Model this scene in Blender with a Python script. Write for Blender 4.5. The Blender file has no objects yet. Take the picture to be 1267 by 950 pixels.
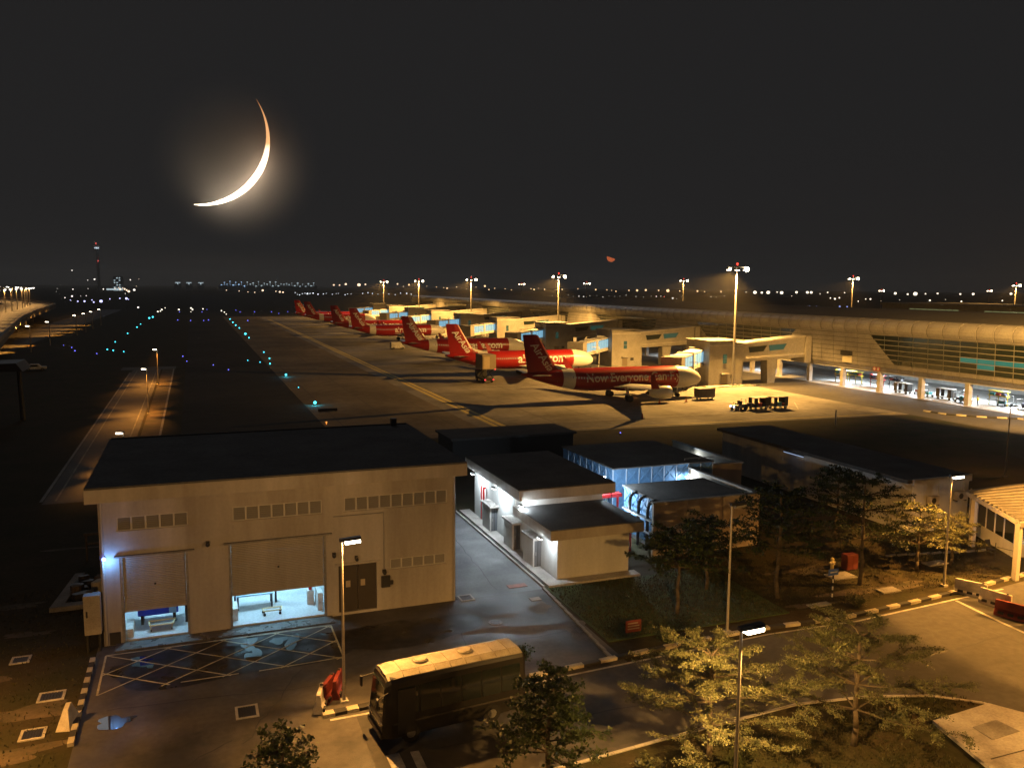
import bpy, math, random
from math import sin, cos, pi, radians, sqrt, atan2, hypot
from mathutils import Vector, Matrix
R = radians
random.seed(7)
scene = bpy.context.scene
COL = scene.collection

# ------------------------------------------------------------------ camera
cam = bpy.data.cameras.new('camera')
cam.sensor_width = 36.0
cam.lens = 1030.0 / 1267.0 * 36.0
cam.clip_start = 0.5
cam.clip_end = 20000
camo = bpy.data.objects.new('camera', cam)
COL.objects.link(camo)
YAW, PITCH, ROLL = R(20.97), R(6.684), 0.008
fw = Vector((sin(YAW) * cos(PITCH), cos(YAW) * cos(PITCH), -sin(PITCH)))
rt = Vector((cos(YAW), -sin(YAW), 0))
up = rt.cross(fw)
r2 = rt * cos(ROLL) + up * sin(ROLL)
u2 = up * cos(ROLL) - rt * sin(ROLL)
camo.matrix_world = Matrix(((r2.x, u2.x, -fw.x, 0), (r2.y, u2.y, -fw.y, 0), (r2.z, u2.z, -fw.z, 20.0), (0, 0, 0, 1)))
scene.camera = camo

# ------------------------------------------------------------------ night sky, moonlight, exposure
world = bpy.data.worlds.new('World')
scene.world = world
world.use_nodes = True
bg = world.node_tree.nodes['Background']
bg.inputs[0].default_value = (1.0, 0.965, 0.985, 1)
bg.inputs[1].default_value = 0.0150
sun = bpy.data.lights.new('moonlight', 'SUN')
sun.energy = 0.10
sun.angle = R(20)
sun.color = (0.92, 0.95, 1.0)
suno = bpy.data.objects.new('moonlight', sun)
COL.objects.link(suno)
suno.rotation_euler = Vector((0.05, 0.985, 0.5)).to_track_quat('Z', 'Y').to_euler()
vs = scene.view_settings
vs.view_transform = 'Standard'
vs.look = 'None'
vs.exposure = 0.0
vs.gamma = 1.0
scene.cycles.max_bounces = 6
scene.cycles.diffuse_bounces = 3
scene.cycles.glossy_bounces = 3
scene.cycles.transmission_bounces = 4
scene.cycles.transparent_max_bounces = 6
scene.cycles.sample_clamp_indirect = 4.0
scene.cycles.use_denoising = True

SODIUM = (1.0, 0.51, 0.115)
AMBER = (1.0, 0.43, 0.075)
HAZE = 0.00014
COOL = (0.60, 0.82, 1.0)
WHITE = (0.86, 0.95, 1.0)

# ------------------------------------------------------------------ materials
MATS = {}


def mat(name, col, rough=0.7, metal=0.0, col2=None, scale=1.5, spec=0.4, bump=0.0, bscale=20.0, emit=None, es=0.0,
        streak=False, wet=None, fine=0.55, cam_only=False, trans=0.0):
    if name in MATS:
        return MATS[name]
    m = bpy.data.materials.new(name)
    m.use_nodes = True
    nt = m.node_tree
    p = nt.nodes['Principled BSDF']
    L = nt.links.new
    p.inputs['Base Color'].default_value = (*col, 1)
    p.inputs['Roughness'].default_value = rough
    p.inputs['Metallic'].default_value = metal
    p.inputs['Specular IOR Level'].default_value = spec
    if trans:
        p.inputs['Transmission Weight'].default_value = trans
    if emit:
        p.inputs['Emission Color'].default_value = (*emit, 1)
        p.inputs['Emission Strength'].default_value = es
    if col2 or bump or wet:
        tc = nt.nodes.new('ShaderNodeTexCoord')
        vec = tc.outputs['Object']
        if streak:
            mp = nt.nodes.new('ShaderNodeMapping')
            mp.inputs['Scale'].default_value = (1.0, 1.0, 0.12)
            L(vec, mp.inputs[0])
            svec = mp.outputs[0]
        else:
            svec = vec
    if col2:
        n1 = nt.nodes.new('ShaderNodeTexNoise')
        n1.inputs['Scale'].default_value = scale
        n1.inputs['Detail'].default_value = 8
        n1.inputs['Roughness'].default_value = 0.62
        L(svec, n1.inputs['Vector'])
        rp = nt.nodes.new('ShaderNodeValToRGB')
        rp.color_ramp.elements[0].position = 0.36
        rp.color_ramp.elements[1].position = 0.66
        rp.color_ramp.elements[0].color = (*col2, 1)
        rp.color_ramp.elements[1].color = (*col, 1)
        L(n1.outputs['Fac'], rp.inputs[0])
        n2 = nt.nodes.new('ShaderNodeTexNoise')
        n2.inputs['Scale'].default_value = scale * 14
        n2.inputs['Detail'].default_value = 4
        L(vec, n2.inputs['Vector'])
        mx = nt.nodes.new('ShaderNodeMix')
        mx.data_type = 'RGBA'
        mx.blend_type = 'MULTIPLY'
        mx.inputs[0].default_value = fine
        r2_ = nt.nodes.new('ShaderNodeValToRGB')
        r2_.color_ramp.elements[0].color = (0.55, 0.55, 0.55, 1)
        r2_.color_ramp.elements[0].position = 0.3
        r2_.color_ramp.elements[1].position = 0.65
        L(n2.outputs['Fac'], r2_.inputs[0])
        L(rp.outputs[0], mx.inputs[6])
        L(r2_.outputs[0], mx.inputs[7])
        L(mx.outputs[2], p.inputs['Base Color'])
    if wet:
        n3 = nt.nodes.new('ShaderNodeTexNoise')
        n3.inputs['Scale'].default_value = wet[0]
        n3.inputs['Detail'].default_value = 5
        L(vec, n3.inputs['Vector'])
        mr = nt.nodes.new('ShaderNodeMapRange')
        mr.inputs['From Min'].default_value = wet[3] if len(wet) > 3 else 0.42
        mr.inputs['From Max'].default_value = wet[4] if len(wet) > 4 else 0.62
        mr.inputs['To Min'].default_value = wet[1]
        mr.inputs['To Max'].default_value = wet[2]
        L(n3.outputs['Fac'], mr.inputs[0])
        L(mr.outputs[0], p.inputs['Roughness'])
    if bump:
        n4 = nt.nodes.new('ShaderNodeTexNoise')
        n4.inputs['Scale'].default_value = bscale
        n4.inputs['Detail'].default_value = 5
        L(vec, n4.inputs['Vector'])
        b = nt.nodes.new('ShaderNodeBump')
        b.inputs['Strength'].default_value = bump
        b.inputs['Distance'].default_value = 0.03
        L(n4.outputs['Fac'], b.inputs['Height'])
        L(b.outputs[0], p.inputs['Normal'])
    if cam_only:
        m.cycles.emission_sampling = 'NONE'
    MATS[name] = m
    return m


def lightmat(name, col, s):
    return mat(name, (0.02, 0.02, 0.02), 0.5, emit=col, es=s, cam_only=True)


soil = mat('soil_grass', (0.035, 0.037, 0.017), 0.95, spec=0.1, col2=(0.058, 0.045, 0.027), scale=0.22, bump=0.8, bscale=4)
grass_m = mat('lawn', (0.026, 0.034, 0.014), 0.95, spec=0.1, col2=(0.06, 0.047, 0.026), scale=0.35, bump=0.9, bscale=9)
dirt_m = mat('bare_earth', (0.14, 0.105, 0.07), 0.95, col2=(0.05, 0.045, 0.025), scale=0.4, bump=0.8, bscale=6)
asphalt = mat('asphalt', (0.11, 0.10, 0.09), 0.75, col2=(0.032, 0.031, 0.03), scale=0.24, bump=0.25, bscale=30, wet=(0.20, 0.38, 0.9, .3, .7))
asphalt_road = mat('asphalt_road', (0.105, 0.10, 0.092), 0.85, col2=(0.058, 0.056, 0.053), scale=0.18, bump=0.25, bscale=30)
asphalt_dark = mat('asphalt_airfield', (0.055, 0.053, 0.05), 0.95, spec=0.12, col2=(0.03, 0.03, 0.029), scale=0.04, bump=0.1, bscale=8)
concrete = mat('apron_concrete', (0.33, 0.31, 0.28), 0.8, col2=(0.13, 0.122, 0.11), scale=0.06, spec=0.1, wet=(0.05, 0.7, 0.95))
conc2 = mat('concrete', (0.34, 0.33, 0.31), 0.85, col2=(0.20, 0.19, 0.18), scale=0.7, bump=0.2, bscale=25)
conc_light = mat('concrete_light', (0.50, 0.48, 0.45), 0.85, col2=(0.33, 0.31, 0.28), scale=0.6, bump=0.15, bscale=25)
joint_m = mat('joint_sealant', (0.07, 0.065, 0.06), 0.9)
wall_beige = mat('painted_render_beige', (0.52, 0.49, 0.45), 0.85, fine=0.18, col2=(0.34, 0.31, 0.27), scale=0.45, streak=True, bump=0.12, bscale=30)
wall_white = mat('painted_render_white', (0.62, 0.62, 0.60), 0.85, fine=0.18, col2=(0.46, 0.46, 0.44), scale=0.6, streak=True, bump=0.1, bscale=30)
wall_brown = mat('painted_render_tan', (0.44, 0.37, 0.28), 0.85, fine=0.18, col2=(0.30, 0.245, 0.18), scale=0.5, streak=True, bump=0.15, bscale=20)
roof_dark = mat('roof_felt', (0.15, 0.148, 0.146), 0.95, spec=0.1, col2=(0.105, 0.103, 0.102), scale=0.4, bump=0.3, bscale=10)
shutter_m = mat('shutter_paint', (0.46, 0.43, 0.38), 0.55, fine=0.18, metal=0.0, col2=(0.36, 0.335, 0.29), scale=0.9, streak=True)
metal_grey = mat('galvanised', (0.42, 0.42, 0.41), 0.45, metal=0.7, col2=(0.30, 0.30, 0.29), scale=3)
metal_dark = mat('dark_metal', (0.035, 0.035, 0.037), 0.5, metal=0.3)
pole_m = mat('pole_paint', (0.48, 0.45, 0.40), 0.5, metal=0.3, col2=(0.36, 0.34, 0.31), scale=2)
door_dark = mat('door_brown', (0.05, 0.042, 0.035), 0.6)
door_grey = mat('door_grey', (0.13, 0.14, 0.15), 0.6)
red_paint = mat('red_paint', (0.50, 0.02, 0.018), 0.4)
red_plastic = mat('red_plastic', (0.24, 0.03, 0.022), 0.6, col2=(0.14, 0.022, 0.017), scale=2)
white_plastic = mat('white_plastic', (0.62, 0.58, 0.52), 0.6, col2=(0.42, 0.38, 0.33), scale=2)
white_paint = mat('white_paint', (0.75, 0.74, 0.71), 0.6, col2=(0.5, 0.49, 0.46), scale=2)
road_white = mat('road_marking_white', (0.62, 0.61, 0.57), 0.8, col2=(0.30, 0.29, 0.26), scale=1.1)
road_yellow = mat('road_marking_yellow', (0.66, 0.62, 0.42), 0.8, col2=(0.34, 0.31, 0.2), scale=1.1)
apron_yellow = mat('apron_marking_yellow', (0.74, 0.60, 0.17), 0.8, col2=(0.55, 0.45, 0.14), scale=0.5)
black_paint = mat('kerb_black', (0.03, 0.029, 0.028), 0.8)
kerb_pale = mat('kerb_pale', (0.60, 0.55, 0.42), 0.85, col2=(0.38, 0.34, 0.26), scale=2)
rubber = mat('rubber', (0.018, 0.018, 0.018), 0.85)
glass_dark = mat('dark_glass', (0.012, 0.018, 0.018), 0.08, spec=0.7)
glass_green = mat('tinted_glass', (0.008, 0.016, 0.014), 0.15, spec=0.5)
blue_panel = mat('blue_tank_panel', (0.14, 0.30, 0.52), 0.5, col2=(0.10, 0.22, 0.40), scale=1.5)
blue_mach = mat('blue_machine_paint', (0.015, 0.05, 0.55), 0.45)
cladding = mat('terminal_cladding', (0.34, 0.325, 0.295), 0.55, metal=0.0, col2=(0.25, 0.235, 0.21), scale=0.25, spec=0.5)
cladding2 = mat('terminal_roll', (0.34, 0.325, 0.295), 0.42, col2=(0.25, 0.235, 0.21), scale=0.3, spec=0.6)
bridge_m = mat('airbridge_cladding', (0.34, 0.325, 0.295), 0.6, col2=(0.25, 0.235, 0.21), scale=0.35)
leaf_m = None
bark = mat('bark', (0.12, 0.095, 0.07), 0.9, col2=(0.06, 0.05, 0.036), scale=4, bump=0.6, bscale=14)
yellow_paint = mat('yellow_paint', (0.65, 0.5, 0.05), 0.5)


def make_leaf(name, a, b):
    m = bpy.data.materials.new(name)
    m.use_nodes = True
    nt = m.node_tree
    nt.nodes.clear()
    L = nt.links.new
    o = nt.nodes.new('ShaderNodeOutputMaterial')
    d = nt.nodes.new('ShaderNodeBsdfPrincipled')
    d.inputs['Roughness'].default_value = 0.5
    d.inputs['Specular IOR Level'].default_value = 0.35
    t = nt.nodes.new('ShaderNodeBsdfTranslucent')
    mx = nt.nodes.new('ShaderNodeMixShader')
    mx.inputs[0].default_value = 0.3
    tc = nt.nodes.new('ShaderNodeTexCoord')
    n = nt.nodes.new('ShaderNodeTexNoise')
    n.inputs['Scale'].default_value = 3.5
    r = nt.nodes.new('ShaderNodeValToRGB')
    r.color_ramp.elements[0].color = (*a, 1)
    r.color_ramp.elements[1].color = (*b, 1)
    r.color_ramp.elements[0].position = 0.35
    r.color_ramp.elements[1].position = 0.65
    L(tc.outputs['Object'], n.inputs['Vector'])
    L(n.outputs['Fac'], r.inputs[0])
    L(r.outputs[0], d.inputs['Base Color'])
    L(r.outputs[0], t.inputs['Color'])
    L(d.outputs[0], mx.inputs[1])
    L(t.outputs[0], mx.inputs[2])
    L(mx.outputs[0], o.inputs[0])
    return m


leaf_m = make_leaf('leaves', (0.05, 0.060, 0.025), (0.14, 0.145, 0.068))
leaf_shade = make_leaf('leaves_shaded', (0.02, 0.034, 0.01), (0.05, 0.07, 0.022))  # leaf colour darkened to stand in for plants outside the lamplight


# ------------------------------------------------------------------ mesh helpers
class MB:
    def __init__(s):
        s.v = []
        s.f = []
        s.mi = []

    def poly(s, pts, mi=0):
        b = len(s.v)
        s.v += [tuple(p) for p in pts]
        s.f.append(tuple(range(b, b + len(pts))))
        s.mi.append(mi)
        return s

    def box(s, x0, y0, z0, x1, y1, z1, mi=0):
        b = len(s.v)
        s.v += [(x0, y0, z0), (x1, y0, z0), (x1, y1, z0), (x0, y1, z0), (x0, y0, z1), (x1, y0, z1), (x1, y1, z1), (x0, y1, z1)]
        for q in ((0, 3, 2, 1), (4, 5, 6, 7), (0, 1, 5, 4), (1, 2, 6, 5), (2, 3, 7, 6), (3, 0, 4, 7)):
            s.f.append(tuple(b + i for i in q))
            s.mi.append(mi)
        return s

    def hexa(s, P, mi=0):  # 8 pts: bottom 4 ccw, top 4
        b = len(s.v)
        s.v += [tuple(p) for p in P]
        for q in ((0, 3, 2, 1), (4, 5, 6, 7), (0, 1, 5, 4), (1, 2, 6, 5), (2, 3, 7, 6), (3, 0, 4, 7)):
            s.f.append(tuple(b + i for i in q))
            s.mi.append(mi)
        return s

    def prism(s, pts, z0, z1, mi=0):
        n = len(pts)
        b = len(s.v)
        s.v += [(p[0], p[1], z0) for p in pts] + [(p[0], p[1], z1) for p in pts]
        s.f.append(tuple(b + i for i in reversed(range(n))))
        s.f.append(tuple(b + n + i for i in range(n)))
        s.mi += [mi, mi]
        for i in range(n):
            j = (i + 1) % n
            s.f.append((b + i, b + j, b + n + j, b + n + i))
            s.mi.append(mi)
        return s

    def loft(s, rings, cap=True, mi=None, closed=True):
        n = len(rings[0])
        b = len(s.v)
        for r in rings:
            s.v += [tuple(p) for p in r]
        for k in range(len(rings) - 1):
            for i in range(n if closed else n - 1):
                j = (i + 1) % n
                s.f.append((b + k * n + i, b + k * n + j, b + (k + 1) * n + j, b + (k + 1) * n + i))
                s.mi.append(mi[k] if mi else 0)
        if cap and closed:
            s.f.append(tuple(b + i for i in reversed(range(n))))
            s.f.append(tuple(b + (len(rings) - 1) * n + i for i in range(n)))
            s.mi += [mi[0] if mi else 0, mi[-1] if mi else 0]
        return s

    def tube(s, a, b_, r0, r1=None, n=8, mi=0):
        r1 = r0 if r1 is None else r1
        a = Vector(a)
        b_ = Vector(b_)
        d = (b_ - a)
        if d.length < 1e-6:
            return s
        d.normalize()
        x = d.orthogonal().normalized()
        y = d.cross(x)
        ra = [a + (x * cos(2 * pi * i / n) + y * sin(2 * pi * i / n)) * r0 for i in range(n)]
        rb = [b_ + (x * cos(2 * pi * i / n) + y * sin(2 * pi * i / n)) * r1 for i in range(n)]
        return s.loft([ra, rb], mi=[mi])

    def path(s, pts, r, n=6, mi=0):
        for i in range(len(pts) - 1):
            rr = r if not isinstance(r, (list, tuple)) else r[i]
            r1 = r if not isinstance(r, (list, tuple)) else r[i + 1]
            s.tube(pts[i], pts[i + 1], rr, r1, n, mi)
        return s

    def ball(s, c, r, n=8, m=6, sz=1.0, mi=0):
        rings = []
        for k in range(1, m):
            a = -pi / 2 + pi * k / m
            rings.append([(c[0] + r * cos(a) * cos(2 * pi * i / n), c[1] + r * cos(a) * sin(2 * pi * i / n), c[2] + r * sz * sin(a)) for i in range(n)])
        return s.loft(rings, mi=[mi] * (m - 2))

    def mesh(s, name, mats, smooth=False):
        me = bpy.data.meshes.new(name)
        me.from_pydata(s.v, [], s.f)
        if not isinstance(mats, (list, tuple)):
            mats = [mats]
        for m in mats:
            me.materials.append(m)
        if len(mats) > 1:
            me.polygons.foreach_set('material_index', s.mi)
        if smooth:
            me.polygons.foreach_set('use_smooth', [True] * len(me.polygons))
        me.update()
        return me

    def build(s, name, mats, parent=None, smooth=False, bevel=0.0):
        o = bpy.data.objects.new(name, s.mesh(name, mats, smooth))
        COL.objects.link(o)
        if parent:
            o.parent = parent
        if bevel:
            m = o.modifiers.new('bevel', 'BEVEL')
            m.width = bevel
            m.segments = 2
            m.limit_method = 'ANGLE'
        return o


def tag(o, label, cat, group=None):
    o['label'] = label
    o['category'] = cat
    if group:
        o['group'] = group
    return o


def thing(name, label, cat, loc=(0, 0, 0), rz=0.0, group=None):
    o = bpy.data.objects.new(name, None)
    o.empty_display_size = 0.3
    COL.objects.link(o)
    o.location = loc
    o.rotation_euler = (0, 0, rz)
    return tag(o, label, cat, group)


def struct(name, mb, m, parent=None, kind='structure', **k):
    o = mb.build(name, m, parent, **k)
    if parent is None or kind == 'stuff':
        o['kind'] = kind
    return o


def inst(name, mesh, parent, loc=(0, 0, 0), rot=(0, 0, 0), scale=(1, 1, 1)):
    o = bpy.data.objects.new(name, mesh)
    COL.objects.link(o)
    o.parent = parent
    o.location = loc
    o.rotation_euler = rot
    o.scale = scale
    return o


def copy_tree(o, parent=None):
    c = o.copy()
    COL.objects.link(c)
    c.parent = parent
    for ch in list(o.children):
        copy_tree(ch, c)
    return c


def lamp_light(kind, loc, power, col, parent=None, radius=0.15, aim=None, angle=150, blend=0.5, size=None):
    l = bpy.data.lights.new('light', kind)
    l.energy = power
    l.color = col
    if kind == 'AREA':
        l.shape = 'RECTANGLE'
        l.size, l.size_y = size
    else:
        l.shadow_soft_size = radius
    if kind == 'SPOT':
        l.spot_size = R(angle)
        l.spot_blend = blend
    o = bpy.data.objects.new('light', l)
    COL.objects.link(o)
    o.location = loc
    if aim is not None:
        d = Vector(aim)
        o.rotation_euler = (-d).to_track_quat('Z', 'Y').to_euler()
    if parent:
        o.parent = parent
    return o


def text_mesh(body, size, shear=0.0, bold=0.0):
    cu = bpy.data.curves.new('lettering', 'FONT')
    cu.body = body
    cu.size = size
    cu.shear = shear
    cu.offset = bold
    cu.resolution_u = 3
    cu.align_x = 'CENTER'
    cu.align_y = 'CENTER'
    o = bpy.data.objects.new('lettering', cu)
    COL.objects.link(o)
    dg = bpy.context.evaluated_depsgraph_get()
    me = bpy.data.meshes.new_from_object(o.evaluated_get(dg))
    bpy.data.objects.remove(o)
    bpy.data.curves.remove(cu)
    return me


def blob(cx, cy, rx, ry, seed, n=40, amp=0.35):
    rnd = random.Random(seed)
    ph = [(rnd.uniform(0, 6.28), rnd.uniform(0.3, 1) / (k + 1)) for k in range(6)]
    out = []
    for i in range(n):
        a = 2 * pi * i / n
        r = 1 + amp * sum(w * sin((k + 2) * a + p) for k, (p, w) in enumerate(ph))
        out.append((cx + rx * r * cos(a), cy + ry * r * sin(a)))
    return out


def sheet(name, pts, z, m, kind='structure', **k):
    return struct(name, MB().poly([(p[0], p[1], z) for p in pts]), m, kind=kind, **k)


# ================================================================== SETTING
sheet('ground', [(-6000, -200), (6000, -200), (6000, 9000), (-6000, 9000)], 0.0, soil)
sheet('taxiway', [(-2, 104), (39, 104), (39, 1500), (-2, 1500)], 0.006, asphalt_dark)
sheet('apron', [(37.5, 104.6), (107.5, 101.2), (107.5, 545), (37.5, 545)], 0.012, concrete)
sheet('taxilane', [(17, 105.6), (37.5, 104.6), (37.5, 545), (17, 545)], 0.010, mat('taxilane_concrete', (0.28, 0.24, 0.19), 0.9, col2=(0.14, 0.12, 0.095), scale=0.05, spec=0.08))  # darker warm tone stands in for mast light fading outwards
sheet('terminal_road', [(107.5, 60), (170, 60), (170, 545), (107.5, 545)], 0.012,
      mat('terminal_road_asphalt', (0.085, 0.08, 0.075), 0.85, col2=(0.05, 0.048, 0.045), scale=0.07, spec=0.15))
sheet('verge', [(42, 78), (107.3, 78), (107.3, 100.4), (42, 103)], 0.006, grass_m)
# concrete bay joints on the apron: long strips between slabs
j = MB()
for k in range(-3, 10):
    x = 42 + 7.5 * k
    j.poly([(x, 104, .016), (x + .12, 104, .016), (x + .12, 520, .016), (x, 520, .016)])
for k in range(0, 40):
    y = 110 + 7.5 * k
    j.poly([(16, y, .017), (107, y, .017), (107, y + .12, .017), (16, y + .12, .017)])
struct('apron_joints', j, joint_m)


def marking(name, pts, w, z, m, parts=None):
    b = MB()
    for i in range(len(pts) - 1):
        a = Vector((*pts[i], 0))
        c = Vector((*pts[i + 1], 0))
        d = (c - a).normalized()
        n = Vector((-d.y, d.x, 0)) * w / 2
        b.poly([(a - n).to_tuple()[:2] + (z,), (c - n).to_tuple()[:2] + (z,), (c + n).to_tuple()[:2] + (z,), (a + n).to_tuple()[:2] + (z,)])
    return struct(name, b, m)


marking('apron_edge_marking', [(40.2, 107), (40.2, 500)], 0.75, .022, apron_yellow)
marking('apron_edge_marking', [(41.35, 107), (41.35, 500)], 0.75, .022, apron_yellow)
marking('apron_near_marking', [(42, 106.0), (106, 102.6)], 0.3, .022, apron_yellow)
for k in range(9):
    y = 131.5 + 41.8 * k
    marking('stand_lead_in_marking', [(60, y), (90, y)], 0.22, .026, apron_yellow)
    if k < 2:
        marking('stand_boundary_marking', [(46, y - 20), (94, y - 20), (99, y - 13)], 0.16, .024, road_white)
marking('equipment_marking', [(84, 124), (87.5, 113.5)], 0.25, .025, road_white)
# service road along the perimeter (left), lamps light it in pools
sheet('service_road', [(-13.4, 84), (-7.4, 84), (-7.4, 216), (-13.4, 216)], 0.008, asphalt_road)
sheet('service_lane', [(-7.0, 84), (-4.5, 84), (-4.5, 216), (-7.0, 216)], 0.007, dirt_m)
sheet('cross_road', [(-16, 211), (-4.2, 211), (-4.2, 218), (-16, 218)], 0.011, asphalt_road)
service_line = mat('dim_line', (.32, .30, .26), .85, col2=(.14, .13, .11), scale=.4)  # line paint darkened to stand for lines outside the lamp pools
marking('service_road_edge_line', [(-12.4, 85), (-12.4, 211)], 0.18, .014, service_line)
marking('service_road_edge_line', [(-8.2, 85), (-8.2, 211)], 0.18, .014, service_line)
marking('service_road_kerb_line', [(-13.6, 85), (-13.6, 205)], 0.28, .015, conc2)
marking('lane_kerb_line', [(-4.6, 85), (-4.6, 212)], 0.30, .015, conc2)
sheet('perimeter_road', [(-66, 180), (-50, 180), (-50, 700), (-66, 700)], 0.008, asphalt_road)
# --- near forecourt, access road and alley
sheet('forecourt', [(-5.5, 12), (21.2, 12), (21.2, 49.2), (-5.5, 49.2)], 0.008, asphalt)
sheet('alley', [(15.3, 49.2), (21.2, 49.2), (21.2, 76), (15.3, 76)], 0.010,
      mat('alley_asphalt', (0.15, 0.155, 0.16), 0.8, col2=(0.085, 0.09, 0.095), scale=0.35, bump=0.3, bscale=30, wet=(0.4, 0.45, 0.85, .3, .7)))
sheet('access_road', [(6.5, 30.2), (26.6, 30.75), (33, 29.5), (36, 26.5), (37, 12), (75, 12), (75, 40.5), (53, 39.3), (45, 38.3), (15, 37.4), (6.5, 37.2)], 0.012, asphalt_road)
sheet('wet_patch', blob(1.7, 45.4, 5.9, 2.9, 3, amp=.2), 0.014,
      mat('wet_asphalt', (0.014, 0.014, 0.014), 0.3, col2=(0.009, 0.009, 0.009), scale=0.5, spec=0.35, wet=(0.8, 0.16, 0.6, .30, .60)))
sheet('wet_patch', blob(11.2, 45.4, 3.4, 2.3, 8, amp=.25), 0.0145, MATS['wet_asphalt'])
puddle_m = mat('puddle_water', (0.015, 0.016, 0.018), 0.03, spec=0.6)
for i, (x, y, rx, ry) in enumerate([(2.35, 46.9, .42, .8), (2.5, 45.3, .32, 1.0), (3.95, 46.8, .55, .4), (4.6, 46.3, .45, .75), (-3.2, 46.6, .6, .42), (-2.9, 46.0, .3, .5), (-4.0, 40.2, .9, .5)]):
    o = sheet('puddle', blob(x, y, rx, ry, 20 + i, amp=.5), 0.018 + .001 * i, puddle_m)
# lighter worn and patched areas of the asphalt
patch_m = mat('worn_asphalt', (0.20, 0.17, 0.14), 0.9, col2=(0.10, 0.09, 0.08), scale=0.9, bump=0.4, bscale=18)
for i, (x, y, rx, ry) in enumerate([(18.6, 43.3, 2.0, .7), (16.0, 44.0, 1.6, .45), (19.7, 46.2, .8, .7), (17.2, 45.8, .8, .3), (20.3, 41.6, .5, 1.1)]):
    sheet('worn_patch', blob(x, y, rx, ry, 60 + i, amp=.5), 0.013 + .0007 * i, patch_m)
for i, (x, y, rx, ry) in enumerate([(-8.2, 42.5, 2.2, .9), (-8.8, 38.6, 2.4, .8), (-7.0, 36.4, .9, .5), (-10.5, 46.5, 1.4, .5), (-9.5, 52.5, 1.3, .35), (-10.8, 57.5, 1.8, .35), (-8.5, 69, 2.2, .3), (-8, 34, 2.5, 1.0),
                                    (41.5, 41.6, 2.5, .7), (36.2, 40.8, 1.5, .4), (44.5, 41.5, 1.6, .5), (40, 46.2, 2.2, .6), (31, 28.4, 1.6, .5), (22.5, 27.0, 2.2, 1.1), (24.8, 25.5, 1.8, .9)]):
    sheet('earth_patch', blob(x, y, rx, ry, 90 + i, amp=.6), 0.006 + .0004 * i, dirt_m)
tar = mat('tar_seam', (.012, .012, .012), .55)
rnd = random.Random(77)
for i, (x, y, x1, y1) in enumerate([(-4.5, 41.5, 5.5, 40.6), (1.5, 36.2, 4.6, 42.8), (8.5, 41.5, 20.5, 42.6), (13.2, 38.6, 14.4, 48.8), (18.2, 50, 19.0, 64), (9, 33.0, 30, 33.8), (22, 31.5, 23.4, 37.4), (30.5, 32, 44, 33.2), (36, 30.5, 37.5, 37.5), (43, 14, 43.6, 37), (-3.8, 33, 1, 36.8)]):
    n = 14
    pts = [(x + (x1 - x) * k / n + rnd.uniform(-.12, .12), y + (y1 - y) * k / n + rnd.uniform(-.12, .12)) for k in range(n + 1)]
    marking('tar_seam', pts, .055, .0155 + .0001 * i, tar)
# painted edge line of the access road
marking('road_edge_line', [(5.3, 37.0), (15.3, 37.15), (22.4, 37.55), (30.7, 38.0), (37, 37.75), (45.8, 38.4), (50.4, 38.7)], 0.16, .018, road_white)
marking('gate_line', [(45.6, 38.2), (45.2, 34.8), (45.0, 32.0)], 0.22, .018, road_white)
b = MB()
for q in ([(7.08, 33.22), (7.12, 31.6), (7.69, 31.5), (7.66, 33.26)], [(8.12, 33.16), (8.11, 31.5), (8.5, 31.4), (8.5, 33.11)]):
    b.poly([(p[0], p[1], .019) for p in q])
struct('lane_stripes', b, road_white)
# hatched keep-clear box in front of the shutters
b = MB()


def stripe(b, x0, y0, x1, y1, w, z):
    d = Vector((x1 - x0, y1 - y0, 0)).normalized()
    n = Vector((-d.y, d.x, 0)) * w / 2
    b.poly([(x0 - n.x, y0 - n.y, z), (x1 - n.x, y1 - n.y, z), (x1 + n.x, y1 + n.y, z), (x0 + n.x, y0 + n.y, z)])


hx0, hx1, hy0, hy1 = -5.0, 7.0, 43.2, 47.9
for (x0, y0, x1, y1) in [(hx0, hy0, hx0, hy1), (hx0, hy1, hx1, hy1), (hx1, hy1, hx1, hy0), (2.6, hy0 + .05, hx1, hy0 + .2), (-1.2, hy0 + .1, 1.6, hy0 + .1)]:
    stripe(b, x0, y0, x1, y1, .10, .0262)
for k in range(-1, 6):
    x = hx0 + 2.9 * k
    for s in (1, -1):
        pts = []
        a = (x, hy0) if s == 1 else (x, hy1)
        c = (x + 6.2, hy1) if s == 1 else (x + 6.2, hy0)
        t0 = max(0, (hx0 - a[0]) / (c[0] - a[0]))
        t1 = min(1, (hx1 - a[0]) / (c[0] - a[0]))
        if t1 - t0 > .05:
            stripe(b, a[0] + (c[0] - a[0]) * t0, a[1] + (c[1] - a[1]) * t0, a[0] + (c[0] - a[0]) * t1, a[1] + (c[1] - a[1]) * t1, .085, .0268 + (.0006 if s > 0 else 0) + .00005 * k)
struct('box_hatch_marking', b, road_yellow)

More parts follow.
